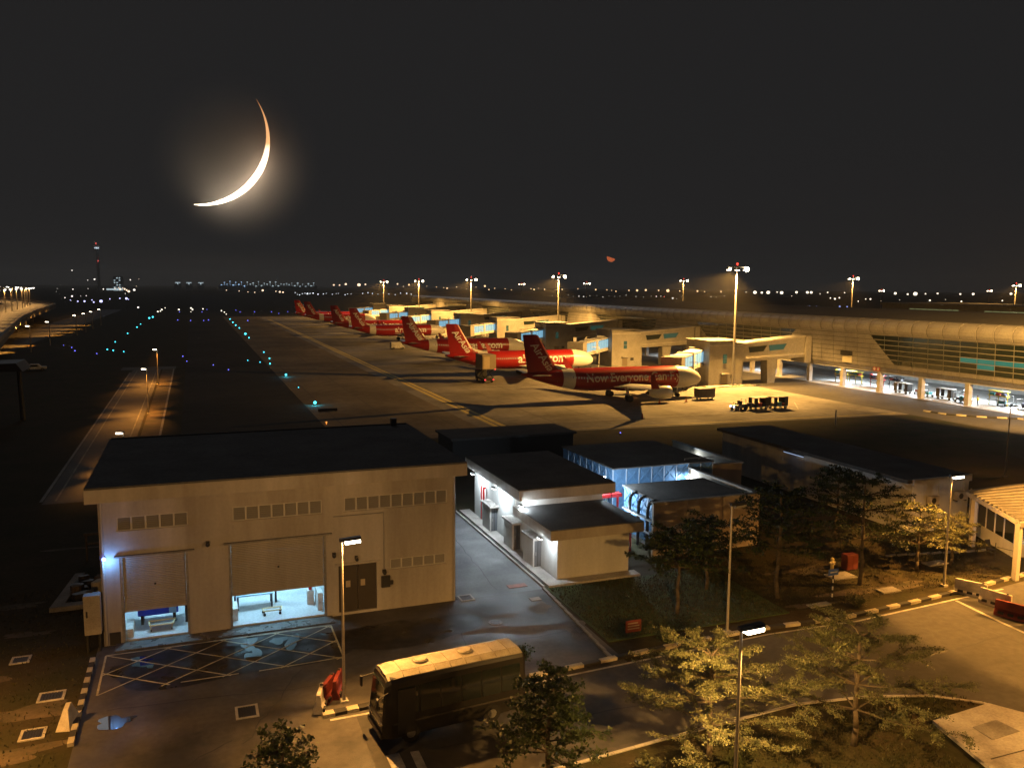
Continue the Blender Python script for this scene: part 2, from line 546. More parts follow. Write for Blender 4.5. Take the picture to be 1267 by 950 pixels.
# foreground planted island and its kerb
isl = [(-5.5, 12), (6, 12), (9.5, 28.2), (13, 29.6), (19.5, 30.15), (26.6, 30.6), (30.5, 30.0), (33.4, 29.0), (35.2, 27.6), (36, 25.5), (36.6, 12)]
struct('planted_island', MB().prism(isl[2:], 0.0, 0.10), grass_m)
kb = thing('island_kerb', 'pale continuous kerb round the foreground planted island', 'kerb')
for i in range(2, len(isl) - 1):
    a, c = Vector((*isl[i], 0)), Vector((*isl[i + 1], 0))
    n = max(1, int((c - a).length / 1.0))
    for q in range(n):
        p0 = a.lerp(c, q / n)
        p1 = a.lerp(c, (q + 1) / n)
        d = (p1 - p0).normalized()
        nn = Vector((-d.y, d.x, 0)) * .08
        g = d * .012
        MB().prism([(p0 + g - nn)[:2], (p1 - g - nn)[:2], (p1 - g + nn)[:2], (p0 + g + nn)[:2]], 0.0, .15).build('kerb_stone', conc_light, kb)


def painted_kerb(name, label, pts, L=0.98, w=.30, h=.17, start=0):
    t = thing(name, label, 'kerb', (pts[0][0], pts[0][1], 0))
    mp = MB().box(-L / 2 + .015, -w / 2, 0, L / 2 - .015, w / 2, h).mesh('kerb_block', kerb_pale)
    mb_ = MB().box(-L / 2 + .015, -w / 2, 0, L / 2 - .015, w / 2, h * .97).mesh('kerb_block', black_paint)
    k = start
    for i in range(len(pts) - 1):
        a, c = Vector((*pts[i], 0)), Vector((*pts[i + 1], 0))
        n = max(1, round((c - a).length / L))
        ang = atan2(c.y - a.y, c.x - a.x)
        for q in range(n):
            p = a.lerp(c, (q + .5) / n)
            inst('kerb_block', mp if k % 2 == 0 else mb_, t, (p.x - pts[0][0], p.y - pts[0][1], random.uniform(-.01, .01)),
                 (0, 0, ang + random.uniform(-.02, .02)), ((c - a).length / n / L, 1, 1))
            k += 1
    return t


painted_kerb('painted_kerb', 'black and pale striped kerb running along the far side of the access road',
             [(15.6, 37.75), (22.9, 38.35), (30.2, 38.75), (36.5, 38.35), (43.2, 38.9), (48.1, 39.4), (53.6, 40.1), (60, 41)])
painted_kerb('painted_kerb', 'short black and white striped kerb left of the warehouse forecourt', [(-5.6, 47.6), (-5.6, 38.6)], L=.6, w=.26)
painted_kerb('painted_kerb', 'short striped kerb at the foot of the lamp post beside the bus', [(5.0, 37.45), (7.3, 37.62)], L=.6, w=.4)
painted_kerb('painted_kerb', 'curved striped kerb beside the terminal undercroft', [(112.5, 103), (113, 99), (115.5, 95.5), (120, 92), (124, 84), (125, 70)], L=1.6, w=.4, h=.2)
painted_kerb('painted_kerb', 'striped kerb behind the ribbed canopy', [(64, 56), (75, 54), (84, 53)], L=1.5, w=.4, h=.2)
# plinth and drain of the small service building
struct('walkway', MB().prism([(21.65, 49.25), (28.6, 49.25), (28.6, 50.2), (22.6, 50.2), (22.6, 69.4), (21.65, 69.4)], 0, .14), conc_light)
kb = thing('alley_kerb', 'concrete kerb and drain edge along the lit service walkway', 'kerb')
for k in range(20):
    MB().box(21.22, 49.3 + k, 0, 21.36, 50.28 + k, .16).build('kerb_stone', conc_light, kb)
for k in range(6):
    MB().box(21.37, 50.2 + 3.1 * k, -.005, 21.64, 52.2 + 3.1 * k, .05).build('drain_grate', metal_dark, kb)
kb = thing('lawn_kerb', 'pale concrete kerb between the alley and the dark lawn', 'kerb')
for k in range(11):
    MB().box(21.1 - k * .06, 48.2 - k, 0, 21.28 - k * .06, 49.17 - k, .13).build('kerb_stone', conc2, kb)
struct('lawn', MB().prism([(21.4, 40.2), (34, 40.2), (34, 49.1), (21.4, 49.1)], 0, .05), mat('lawn_green', (0.06, 0.10, 0.03), .95, col2=(.035, .05, .018), scale=.5, bump=1.0, bscale=14))  # greener, paler grass than the verge and island


# ------------------------------------------------------------------ drain covers, slabs
def cover(x, y, w, d, label, rz=0.0, frame=conc_light, z=0.0):
    t = thing('drain_cover', label, 'drain cover', (x, y, z), rz)
    f = MB()
    f.box(-w / 2 - .12, -d / 2 - .12, 0, w / 2 + .12, -d / 2, .05)
    f.box(-w / 2 - .12, d / 2, 0, w / 2 + .12, d / 2 + .12, .05)
    f.box(-w / 2 - .12, -d / 2, 0, -w / 2, d / 2, .05)
    f.box(w / 2, -d / 2, 0, w / 2 + .12, d / 2, .05)
    f.build('frame', frame, t)
    n = 7
    for k in range(n):
        MB().box(-w / 2 + w * (k + .12) / n, -d / 2 + .01, .006, -w / 2 + w * (k + .88) / n, d / 2 - .01, .035).build('bar', metal_dark, t)


cover(1.75, 39.1, .8, 1.0, 'grated drain cover in the forecourt below the hatched box')
cover(-9.2, 48.9, .7, .7, 'drain cover in the grass at the left edge')
cover(-7.05, 43.9, .95, .8, 'drain cover in the grass left of the striped kerb')
cover(-5.0 - 2.3, 40.3, .8, .8, 'flat drain cover in the earth nearest the lower left corner')
cover(15.85, 49.35, .7, .8, 'drain cover at the near right corner of the warehouse')
t = thing('manhole', 'round manhole cover in the alley asphalt behind the bus', 'manhole', (16.3, 45.0, .012))
MB().prism([(.42 * cos(a * pi / 12), .42 * sin(a * pi / 12)) for a in range(24)], 0, .02).build('ring', conc2, t)
MB().prism([(.30 * cos(a * pi / 12), .30 * sin(a * pi / 12)) for a in range(24)], .021, .03).build('lid', metal_dark, t)
tag(MB().box(19.65, 47.4, .012, 20.35, 47.95, .04).build('cover_plate', conc_light), 'small pale square cover plate in the alley asphalt', 'cover plate')
tag(MB().box(19.1, 50.0, .012, 20.4, 50.6, .035).build('cover_plate', mat('faded_red', (.38, .17, .14), .8, col2=(.2, .12, .1), scale=2)), 'faded red cover plate beside the alley kerb', 'cover plate')
t = thing('concrete_slab', 'large pale concrete slab in the lower right corner', 'slab', (0, 0, 0))
MB().prism([(31.3, 27.0), (35.2, 27.3), (38.5, 22), (38.5, 14), (30, 14), (30.2, 22.5)], 0, .26).build('slab', conc_light, t)
MB().prism([(32.5, 25.9), (34.1, 26.0), (34.2, 24.9), (32.4, 24.8)], .262, .285).build('hatch', conc2, t)
MB().box(31.0, 23.7, .262, 37, 23.76, .27).build('seam', joint_m, t)
for (x, y, w, d, lb) in [(41.8, 44.4, 1.9, 1.2, 'flat concrete slab beside the blue sign post'), (42.8, 41.1, 1.5, .8, 'flat concrete slab between the kerb and the lit tree'), (50.4, 44.2, 1.9, .8, 'flat concrete slab near the small leafy tree'),
                         (36.6, 40.6, 1.6, .5, 'long low slab in the dark verge behind the kerb')]:
    tag(MB().box(x - w / 2, y - d / 2, 0, x + w / 2, y + d / 2, .09).build('ground_slab', conc2, bevel=.02), lb, 'slab')


# ================================================================== BUILDINGS (near)
def holed(b, x0, x1, z0, z1, holes, y0, y1):
    xs = sorted({x0, x1, *[h[0] for h in holes], *[h[1] for h in holes]})
    zs = sorted({z0, z1, *[h[2] for h in holes], *[h[3] for h in holes]})
    for i in range(len(xs) - 1):
        run = None
        for k in range(len(zs) - 1):
            cx, cz = (xs[i] + xs[i + 1]) / 2, (zs[k] + zs[k + 1]) / 2
            solid = not any(h[0] < cx < h[1] and h[2] < cz < h[3] for h in holes)
            if solid and run is None:
                run = zs[k]
            if (not solid) and run is not None:
                b.box(xs[i], y0, run, xs[i + 1], y1, zs[k])
                run = None
        if run is not None:
            b.box(xs[i], y0, run, xs[i + 1], y1, z1)
    return b


def louvre_mesh(w, h, d=.1):
    b = MB()
    t = .045
    b.box(0, -d, 0, t, d, h).box(w - t, -d, 0, w, d, h).box(t, -d, 0, w - t, d, t).box(t, -d, h - t, w - t, d, h)
    n = max(4, int(h / .13))
    for k in range(n):
        z = t + (h - 2 * t) * (k + .1) / n
        dz = (h - 2 * t) / n * .75
        b.hexa([(t, -d * .8, z), (w - t, -d * .8, z), (w - t, d * .6, z + dz), (t, d * .6, z + dz),
                (t, -d * .8, z + .015), (w - t, -d * .8, z + .015), (w - t, d * .6, z + dz + .015), (t, d * .6, z + dz + .015)], 1)
    return b.mesh('louvre', [mat('louvre_paint', (.56, .54, .49), .6), mat('louvre_blade_shade', (.36, .345, .32), .6)])  # blade colour darkened to carry the shade between the slats


def shutter_mesh(w, h):
    b = MB()
    n = int(h / .1)
    for k in range(n):
        z = h * k / n
        dz = h / n
        b.hexa([(0, -.012, z), (w, -.012, z), (w, .04, z), (0, .04, z), (0, -.022, z + dz * .75), (w, -.022, z + dz * .75), (w, .04, z + dz * .98), (0, .04, z + dz * .98)])
    b.box(0, -.05, -.09, w, .05, .0)
    return b.mesh('shutter', shutter_m)


WY = 49.25
wh = thing('warehouse', 'beige flat roofed workshop with two half open roller shutters', 'building', (5, 55.5, 0))
ox, oy = -5, -55.5


def P(mb, name, m, parent=None, **k):
    """build in world coordinates under a thing at (−ox, −oy)"""
    o = mb.build(name, m, parent, **k)
    return o


def under(root, o, zoff=0):
    l = root.location
    o.parent = root
    o.location = (o.location[0] - l[0], o.location[1] - l[1], o.location[2] - l[2])
    return o


D1, D2, D3 = (-4.25, -.72, 0, 4.95), (1.45, 7.0, 0, 5.1), (7.72, 10.05, .15, 3.1)
V1, V2, V3, V4 = (-4.29, -.66, 6.47, 7.25), (1.75, 6.79, 6.47, 7.29), (8.13, 14.55, 6.46, 7.3), (10.9, 14.44, 2.55, 3.2)
under(wh, holed(MB(), -5.2, 15.1, 0, 8.32, [D1, D2, D3, V1, V2, V3, V4], WY, WY + .3).build('front_wall', wall_beige))
b = MB().box(-5.2, WY + .3, 0, -4.95, 62.6, 8.32).box(14.85, WY + .3, 0, 15.1, 62.6, 8.32).box(-4.95, 62.35, 0, 14.85, 62.6, 8.32)
under(wh, b.build('side_wall', wall_beige))
b = MB().box(-5.72, 48.2, 8.34, 15.56, 63.5, 9.1)
rf = under(wh, b.build('roof', wall_beige, bevel=.02))
MB().box(-5.70, 48.22, 9.102, 15.54, 63.48, 9.2).build('roof_felt', roof_dark, rf)
b = MB().box(14.1, 62.8, 9.21, 14.5, 63.2, 9.75)
o = b.build('roof_vent', metal_dark)
o.parent = rf
o = MB().box(-5.6, 63.3, 9.203, 15.4, 63.44, 9.28).build('roof_upstand', roof_dark)
o.parent = rf
for V, n in ((V1, 5), (V2, 7), (V3, 9), (V4, 5)):
    w = (V[1] - V[0]) / n
    me = louvre_mesh(w - .004, V[3] - V[2])
    for k in range(n):
        inst('louvre', me, wh, (V[0] + w * k + .002 + ox, WY + .12 + oy, V[2]))
    under(wh, MB().box(V[0] - .06, WY - .08, V[2] - .07, V[1] + .06, WY - .003, V[2] - .005).build('window_sill', wall_beige))
for D, zb in ((D1, 1.8), (D2, 2.0)):
    inst('roller_shutter', shutter_mesh(D[1] - D[0] - .3, D[3] - zb), wh, (D[0] + .15 + ox, WY + .2 + oy, zb + .05))
    for xa in (D[0], D[1] - .14):
        under(wh, MB().box(xa, WY + .05, 0, xa + .14, WY + .28, D[3] - .02).build('shutter_rail', metal_grey))
    under(wh, MB().box(D[0] - .25, WY - .22, D[3] + .06, D[1] + .35, WY - .003, D[3] + .14).build('drip_canopy', conc2))
    under(wh, MB().box((D[0] + D[1]) / 2 - .05, WY + .1, zb + 1.4, (D[0] + D[1]) / 2 + .05, WY + .145, zb + 1.5).build('shutter_lock', metal_dark))
for k in range(2):
    d = under(wh, MB().box(D3[0] + .03 + k * 1.16, WY + .1, .16, D3[0] + 1.15 + k * 1.16, WY + .15, 3.06).build('door', door_dark))
    o = MB().box(D3[0] + .45 + k * .9, WY + .085, 1.7, D3[0] + .72 + k * .9, WY + .098, 2.1).build('notice', mat('paper', (.5, .42, .3), .8))
    o.parent = d
under(wh, MB().box(D3[0] - .2, WY - .12, 3.16, D3[1] + .2, WY - .003, 3.26).build('door_lintel', wall_beige))
bx = under(wh, MB().box(10.32, WY - .2, 1.5, 10.85, WY - .003, 2.2).build('meter_box', metal_dark))
o = MB().box(10.86, WY - .15, 1.62, 11.05, WY - .003, 1.85).build('meter_socket', metal_dark)
o.parent = bx
under(wh, MB().tube((10.5, WY - .05, 2.2), (10.5, WY - .05, 6.2), .025).tube((7.45, WY - .05, 6.2), (10.5, WY - .05, 6.2), .025).build('conduit', MATS['cabinet_beige'] if 'cabinet_beige' in MATS else metal_grey))
for (x, z) in ((.35, 5.35), (7.45, 3.9), (8.8, 3.55), (10.5, 2.5)):
    f = under(wh, MB().box(x - .1, WY - .26, z - .1, x + .1, WY - .003, z + .1).ball((x, WY - .25, z - .06), .12).build('wall_fitting', metal_dark))
for xa in (-5.05, 14.98):
    under(wh, MB().tube((xa, WY - .1, .1), (xa, WY - .1, 8.3), .07).build('downpipe', mat('pipe_paint', (.45, .42, .36), .5)))
under(wh, MB().box(-4.9, WY - .09, .05, -4.35, WY - .004, .75).build('wall_grille', metal_dark))
under(wh, MB().box(-4.95, WY + .3, 0, 14.85, 57.0, .1).build('floor', mat('workshop_floor', (.60, .61, .61), .35, col2=(.48, .49, .5), scale=.6)))
under(wh, MB().box(-4.95, 57.0, 0, 14.85, 57.15, 6).box(.3, WY + .3, .1, .45, 57, 6).box(7.3, WY + .3, .1, 7.45, 57, 6).build('inner_wall', wall_white))
under(wh, MB().box(-4.95, WY + .3, 6.0, 14.85, 57.15, 6.1).build('ceiling', wall_white))
struct('forecourt_step', MB().box(-4.6, 48.15, 0, 7.3, 49.24, .09), mat('wet_concrete', (.12, .11, .10), .35, col2=(.06, .055, .05), scale=1.2, wet=(1.0, .15, .6)), bevel=.02)
for (x, y, lb) in ((-2.5, 52.6, 'cool fluorescent ceiling light inside the left workshop bay'), (4.2, 52.6, 'cool fluorescent ceiling light inside the right workshop bay'), (2.4, 54.5, 'cool fluorescent ceiling light deep in the right workshop bay')):
    t = thing('ceiling_light', lb, 'ceiling light', (x, y, 5.9))
    MB().box(-.9, -.12, -.06, .9, .12, .08).build('housing', white_paint, t)
    MB().box(-.85, -.1, -.09, .85, .1, -.062).build('diffuser', lightmat('tube_cool', (.7, .9, 1), 12), t)
    lamp_light('AREA', (0, 0, -.12), 420 if x < 0 else 450, (.38, .74, 1.0), t, size=(1.7, .3))
# workshop contents
t = thing('machine', 'bright blue machine cabinet inside the left workshop bay', 'machine', (-2.45, 51.9, .1))
MB().box(-1.15, -.5, .55, 1.05, .6, 2.3).build('cabinet', blue_mach, t, bevel=.04)
for xa in (-1.0, .75):
    MB().box(xa, -.4, 0, xa + .15, .5, .55).build('stand', metal_dark, t)
MB().box(.55, -.66, .62, .95, -.5, 1.0).build('control_box', mat('light_blue', (.2, .4, .7), .4), t)
t = thing('trolley', 'low cream trolley in front of the blue machine', 'trolley', (-2.3, 50.6, .1))
b = MB()
b.path([(-.6, -.3, .35), (.6, -.3, .35), (.75, .3, .4), (-.7, .3, .4), (-.6, -.3, .35)], .05)
b.path([(-.6, -.3, .35), (-.55, -.3, .08)], .03).path([(.6, -.3, .35), (.55, -.3, .08)], .03).path([(.7, .3, .4), (.65, .3, .08)], .03).path([(-.65, .3, .4), (-.6, .3, .08)], .03)
b.build('frame', mat('cream', (.6, .5, .28), .5), t)
MB().box(-.55, -.25, .28, .6, .25, .31).build('deck', metal_grey, t)
for (x) in (-.55, .55):
    MB().tube((x - .03, -.3, .06), (x + .03, -.3, .06), .06).build('wheel', rubber, t)
for (x, y, w, d, h, m, nm, lb, ct) in [(-4.0, 50.6, .5, 1.6, .5, 'white_paint', 'crate', 'white crate beside the left door jamb of the workshop', 'crate'), (-.95, 51.2, .14, .14, 1.7, 'dark_metal', 'post', 'dark post near the right jamb of the left bay', 'post'),
                                       (1.75, 50.9, .35, 1.3, .75, 'white_paint', 'crate', 'white bin by the left jamb of the right workshop bay', 'crate'), (6.75, 51.0, .3, 1.5, 1.1, 'white_paint', 'cabinet', 'white cabinet by the right jamb of the right workshop bay', 'cabinet')]:
    o = MB().box(x - w / 2, y - d / 2, .1, x + w / 2, y + d / 2, .1 + h).box(x - w / 2 + .02, y - d / 2 - .02, .1 + h * .45, x + w / 2 - .02, y - d / 2 - .003, .1 + h * .55).build(nm, MATS[m], bevel=.015)
    tag(o, lb, ct)
t = thing('workbench', 'pale blue workbench with parts in the right workshop bay', 'workbench', (2.9, 52.3, .1))
MB().box(-1.0, -.5, .85, 1.2, .6, .92).build('top', mat('bench_top', (.35, .5, .55), .4), t)
for (x, y) in ((-.9, -.4), (1.1, -.4), (-.9, .5), (1.1, .5)):
    MB().box(x - .04, y - .04, 0, x + .04, y + .04, .85).build('leg', metal_dark, t)
MB().box(-.7, -.2, .92, -.3, .3, 1.3).box(.1, -.3, .92, .5, .1, 1.15).build('toolbox', mat('tool_blue', (.12, .25, .4), .4), t)
t = thing('hand_cart', 'small cream hand cart on the right workshop floor', 'cart', (3.9, 50.7, .1))
b = MB().path([(-.5, -.25, .3), (.5, -.25, .3), (.6, .25, .3), (-.55, .25, .3), (-.5, -.25, .3)], .045)
b.build('frame', MATS['cream'], t)
for (x, y) in ((-.45, -.25), (.45, -.25), (.5, .25), (-.5, .25)):
    MB().tube((x, y - .03, .08), (x, y + .03, .08), .08).tube((x, y, .08), (x, y, .3), .02).build('wheel', rubber, t)
t = thing('hung_cable_tray', 'dark hanging rack across the left of the right bay', 'rack', (3.4, 52.6, .1))
MB().box(-1.7, -.1, 1.55, 1.0, .35, 1.95).build('rack', metal_dark, t)
MB().box(-1.6, -.05, 0, -1.5, .3, 1.55).box(.85, -.05, 0, .95, .3, 1.55).build('post', metal_dark, t)
t = thing('fire_extinguisher', 'red fire extinguisher at the right side of the right bay', 'extinguisher', (6.3, 51.6, 1.0))
MB().tube((0, 0, 0), (0, 0, .5), .1).tube((0, 0, .5), (0, 0, .58), .06, .03).build('cylinder', red_paint, t)
MB().box(-.06, -.03, .58, .12, .03, .66).build('valve', metal_dark, t)
MB().box(-.2, -.2, -1.0, .2, .2, 0).build('stand', white_paint, t)
t = thing('electrical_cabinet', 'pale electrical cabinet on the left corner of the workshop', 'cabinet', (-5.65, 48.9, 1.0))
MB().box(-.42, -.3, 0, .42, .3, 2.2).build('cabinet', mat('cabinet_beige', (.45, .41, .35), .6, col2=(.33, .3, .25), scale=1.5), t, bevel=.02)
MB().box(-.3, -.33, 1.0, -.22, -.3, 1.35).build('handle', metal_dark, t)
for xa in (-.35, .25):
    MB().box(xa, -.2, -1.0, xa + .1, .2, 0).build('stand', metal_dark, t)
t = thing('wall_lamp', 'small blue lamp on the left corner of the workshop wall', 'lamp', (-4.98, 49.0, 5.05))
MB().box(-.06, 0, -.05, .06, .24, .05).build('bracket', metal_dark, t)
MB().ball((0, -.05, 0), .12).build('bulb', lightmat('bulb_blue', (.12, .2, 1.0), 9), t)
lamp_light('POINT', (.22, -.22, -.25), 70, (.16, .42, 1.0), t, radius=.08)
# clutter behind the left side of the workshop
t = thing('stone_platform', 'low pale stone platform stacked with dark junk left of the workshop', 'platform', (-7.5, 58, 0))
MB().prism([(-1.3, -2.4), (1.5, -2.4), (1.5, -1.7), (-.5, -1.7), (.0, 4.0), (-.6, 4.0)], 0, .3).build('slab', conc2, t, bevel=.03)
for i in range(9):
    tag(MB().prism(blob(-7.3 + random.uniform(-.5, 1.0), 56.8 + i * .45, random.uniform(.2, .4), random.uniform(.2, .35), i, n=9), 0.0 if i % 2 else .02, random.uniform(.3, .8)).build('scrap_piece', metal_dark if i % 3 else mat('scrap_brown', (.12, .09, .06), .9)),
        'dark scrap piece piled left of the workshop', 'scrap', 'scrap pieces piled left of the workshop')
tag(MB().prism(blob(-6.35, 58.6, .4, .45, 31, n=9), 0, .75).build('sack', mat('sack_cloth', (.55, .5, .4), .8), bevel=.1), 'pale sack standing beside the workshop side wall', 'sack')
t = thing('wooden_rack', 'upright wooden frame behind the left corner of the workshop', 'rack', (-7.3, 65.5, 0))
MB().box(-.5, 0, 0, -.38, .15, 1.9).box(.38, 0, 0, .5, .15, 1.9).build('post', bark, t)
MB().box(-.6, -.02, 1.9, .6, .17, 2.05).box(-.38, .02, 1.2, .38, .13, 1.32).build('beam', bark, t)

# ------------------------------------------------------------------ small service building
sb = thing('service_building', 'low pump house with two stepped flat roofs beside the lit alley', 'building', (25.6, 59, 0))
under(sb, MB().box(22.7, 50.3, 0, 28.2, 56.2, 2.98).build('front_block', wall_white))
under(sb, MB().box(22.7, 56.2, 0, 29.1, 68.2, 4.32).build('rear_block', wall_white))
r_ = under(sb, MB().box(21.95, 49.75, 3.0, 29.1, 56.9, 3.68).build('roof', wall_beige, bevel=.02))
o = MB().box(21.97, 49.77, 3.682, 29.08, 56.18, 3.74).build('roof_felt', roof_dark)
o.parent = r_
r_ = under(sb, MB().box(21.9, 55.5, 4.34, 29.85, 68.5, 5.1).build('roof', wall_beige, bevel=.02))
o = MB().box(21.92, 55.52, 5.102, 29.83, 68.48, 5.18).build('roof_felt', roof_dark)
o.parent = r_
for i, y in enumerate((62.3, 57.2, 53.1)):
    under(sb, MB().box(22.05, y - .02, .14, 22.15, y + 1.9, 2.12).build('porch_wall', wall_white))
    under(sb, MB().box(21.9, y - .35, 2.14, 22.69, y + 2.0, 2.3).build('porch_roof', conc_light, bevel=.015))
    d = under(sb, MB().box(22.16, y + .02, .14, 22.68, y + .08, 2.1).build('door', door_grey))
    o = MB().box(22.25, y - .015, .95, 22.3, y + .018, 1.2).build('handle', metal_grey)
    o.parent = d
    o = MB().box(22.42, y + .0, .16, 22.45, y + .019, 2.05).build('door_seam', metal_dark)
    o.parent = d
me = louvre_mesh(1.5, 1.5)
inst('louvre', me, sb, (22.66 - 25.6, 58.0 - 59, 2.4), (0, 0, -pi / 2))
under(sb, MB().tube((22.5, 65.2, .2), (22.5, 65.2, 3.1), .09).tube((22.5, 65.2, 3.05), (22.69, 65.2, 3.05), .09).tube((22.5, 65.8, .2), (22.5, 65.8, 3.1), .06).build('riser_pipe', red_paint))
under(sb, MB().tube((29.5, 55.45, 3.4), (29.5, 55.45, 4.4), .03).tube((28.8, 55.45, 4.38), (29.5, 55.45, 4.38), .03).build('conduit', metal_dark))
for (x, y, z, pw, lb) in ((21.75, 66.0, 4.15, 600, 'white bulkhead lamp under the rear eaves of the pump house'), (21.75, 60.6, 4.15, 720, 'white bulkhead lamp under the high eaves above the middle porch'),
                          (22.0, 55.35, 4.05, 640, 'white bulkhead lamp at the step between the two pump house roofs'), (21.75, 51.2, 2.85, 220, 'white bulkhead lamp under the low eaves of the pump house')):
    t = thing('bulkhead_lamp', lb, 'lamp', (x, y, z))
    MB().box(-.1, -.3, 0, .1, .3, .1).build('housing', metal_grey, t)
    MB().box(-.08, -.27, -.05, .08, .27, -.002).build('diffuser', lightmat('tube_white', (.88, .96, 1), 14), t)
    lamp_light('POINT', (0, 0, -.12), pw, (.80, .92, 1.0), t, radius=.12)

# ------------------------------------------------------------------ tank compound
tc_ = thing('tank_compound_wall', 'tan compound wall around the water tanks', 'wall', (36, 58, 0))
b = MB().box(31.4, 52.4, 0, 40.9, 52.62, 4.1).box(40.68, 52.62, 0, 40.9, 63.2, 4.1).box(40.9, 62.9, 0, 46.9, 63.1, 4.0).box(46.7, 63.1, 0, 46.9, 74.5, 4.0)
under(tc_, b.build('wall', wall_brown))
under(tc_, MB().box(31.3, 52.3, 4.1, 41.0, 52.72, 4.2).box(40.58, 52.72, 4.1, 41.0, 63.25, 4.2).box(41.0, 62.8, 4.0, 47, 63.2, 4.1).box(46.6, 63.2, 4.0, 47, 74.6, 4.1).build('coping', conc2))
for x in (34.4, 37.6):
    under(tc_, MB().box(x - .12, 52.34, 0, x + .12, 52.398, 4.1).build('pilaster', wall_brown))


def tank(label, x0, y0, x1, y1, z0, z1, sides):
    t = thing('water_tank', label, 'tank', ((x0 + x1) / 2, (y0 + y1) / 2, 0))
    l = t.location
    under(t, MB().box(x0 + .05, y0 + .05, z0, x1 - .05, y1 - .05, z1 - .02).build('shell', blue_panel))
    under(t, MB().box(x0 - .12, y0 - .12, z1, x1 + .12, y1 + .12, z1 + .1).build('roof', roof_dark))
    under(t, MB().box(x0 + .2, y0 + .2, 0, x1 - .2, y1 - .2, z0).build('plinth', conc2))
    S = 1.3
    nz = max(1, round((z1 - z0) / S))
    sz = (z1 - z0) / nz
    # pressed panel with raised cross
    pm = MB()
    e = .045
    pm.box(.03, -.02, .03, S - .03, .0, sz - .03)
    for (a, c) in (((.08, .08), (S - .08, sz - .08)), ((.08, sz - .08), (S - .08, .08))):
        d = Vector((c[0] - a[0], 0, c[1] - a[1])).normalized()
        n = Vector((-d.z, 0, d.x)) * .07
        pm.hexa([(a[0] - n.x, -.08, a[1] - n.z), (c[0] - n.x, -.08, c[1] - n.z), (c[0] - n.x, -.02, c[1] - n.z), (a[0] - n.x, -.02, a[1] - n.z),
                 (a[0] + n.x, -.08, a[1] + n.z), (c[0] + n.x, -.08, c[1] + n.z), (c[0] + n.x, -.02, c[1] + n.z), (a[0] + n.x, -.02, a[1] + n.z)])
    pm = pm.mesh('panel', blue_panel)
    fl = MB().box(-.03, -.09, 0, .03, .0, z1 - z0).mesh('flange', mat('flange_paint', (.45, .55, .68), .5))
    if 'front' in sides:
        n = round((x1 - x0) / S)
        for i in range(n):
            for k in range(nz):
                inst('panel', pm, t, (x0 + i * (x1 - x0) / n - l.x, y0 + .03 - l.y, z0 + k * sz), (0, 0, 0), ((x1 - x0) / n / S, 1, 1))
            inst('flange', fl, t, (x0 + (i + 1) * (x1 - x0) / n - l.x, y0 + .02 - l.y, z0))
    if 'left' in sides:
        n = round((y1 - y0) / S)
        for i in range(n):
            for k in range(nz):
                inst('panel', pm, t, (x0 + .03 - l.x, y0 + (i + 1) * (y1 - y0) / n - l.y, z0 + k * sz), (0, 0, -pi / 2), ((y1 - y0) / n / S, 1, 1))
            inst('flange', fl, t, (x0 + .02 - l.x, y0 + i * (y1 - y0) / n - l.y, z0), (0, 0, -pi / 2))
    return t


tank('blue panelled water tank at the back of the compound', 33.2, 62.2, 43.2, 72.6, .6, 4.5, ('front', 'left'))
tank('blue panelled water tank behind the tan compound wall', 32.3, 53.4, 39.8, 58.6, .4, 3.95, ('front', 'left'))
t = thing('compound_fence', 'pale mesh fence strip between pump house roof and tanks', 'fence', (32.0, 66, 0))
for k in range(9):
    MB().box(-.04, -5 + k * 1.25, 0, .04, -4.92 + k * 1.25, 4.0).build('post', metal_grey, t)
    if k < 8:
        MB().box(-.015, -4.92 + k * 1.25, 3.0, .015, -3.75 + k * 1.25, 3.95).build('panel', mat('sheet_white', (.5, .52, .55), .5), t)
t = thing('pipe_run', 'dark curved pipes rising beside the front water tank', 'pipes', (31.7, 56, 0))
for i, y in enumerate((-2.4, -1.0, .4)):
    b = MB()
    b.path([(-.1, y, .2), (-.1, y, 3.3), (-.0, y, 3.7), (.25, y, 3.95), (.6, y, 3.95)], .13, n=8)
    b.build('pipe', metal_dark, t)
MB().box(-.35, -3.2, 1.6, .1, 1.2, 1.7).box(-.35, -3.2, 2.6, .1, 1.2, 2.68).build('bracket', metal_grey, t)
t = thing('red_gate', 'red braced frame in the gap between pump house and tank wall', 'gate', (29.9, 54.2, 0))
MB().box(-.7, 0, .05, -.6, .1, 2.0).box(.6, 0, .05, .7, .1, 2.0).box(-.6, 0, 1.88, .6, .1, 2.0).box(-.6, 0, .05, .6, .1, .17).build('frame', red_paint, t)
MB().tube((-.6, .05, .2), (.6, .05, 1.85), .05).tube((.6, .05, .2), (-.6, .05, 1.85), .05).build('brace', mat('brace_blue', (.2, .35, .6), .5), t)
tag(MB().box(30.2, 58.9, 3.0, 32.3, 59.6, 3.28).box(30.3, 59.1, 0, 30.4, 59.3, 3.0).box(32.0, 59.1, 0, 32.1, 59.3, 3.0).build('red_pipe_gantry', red_paint), 'red pipe gantry between pump house and blue tanks', 'gantry')
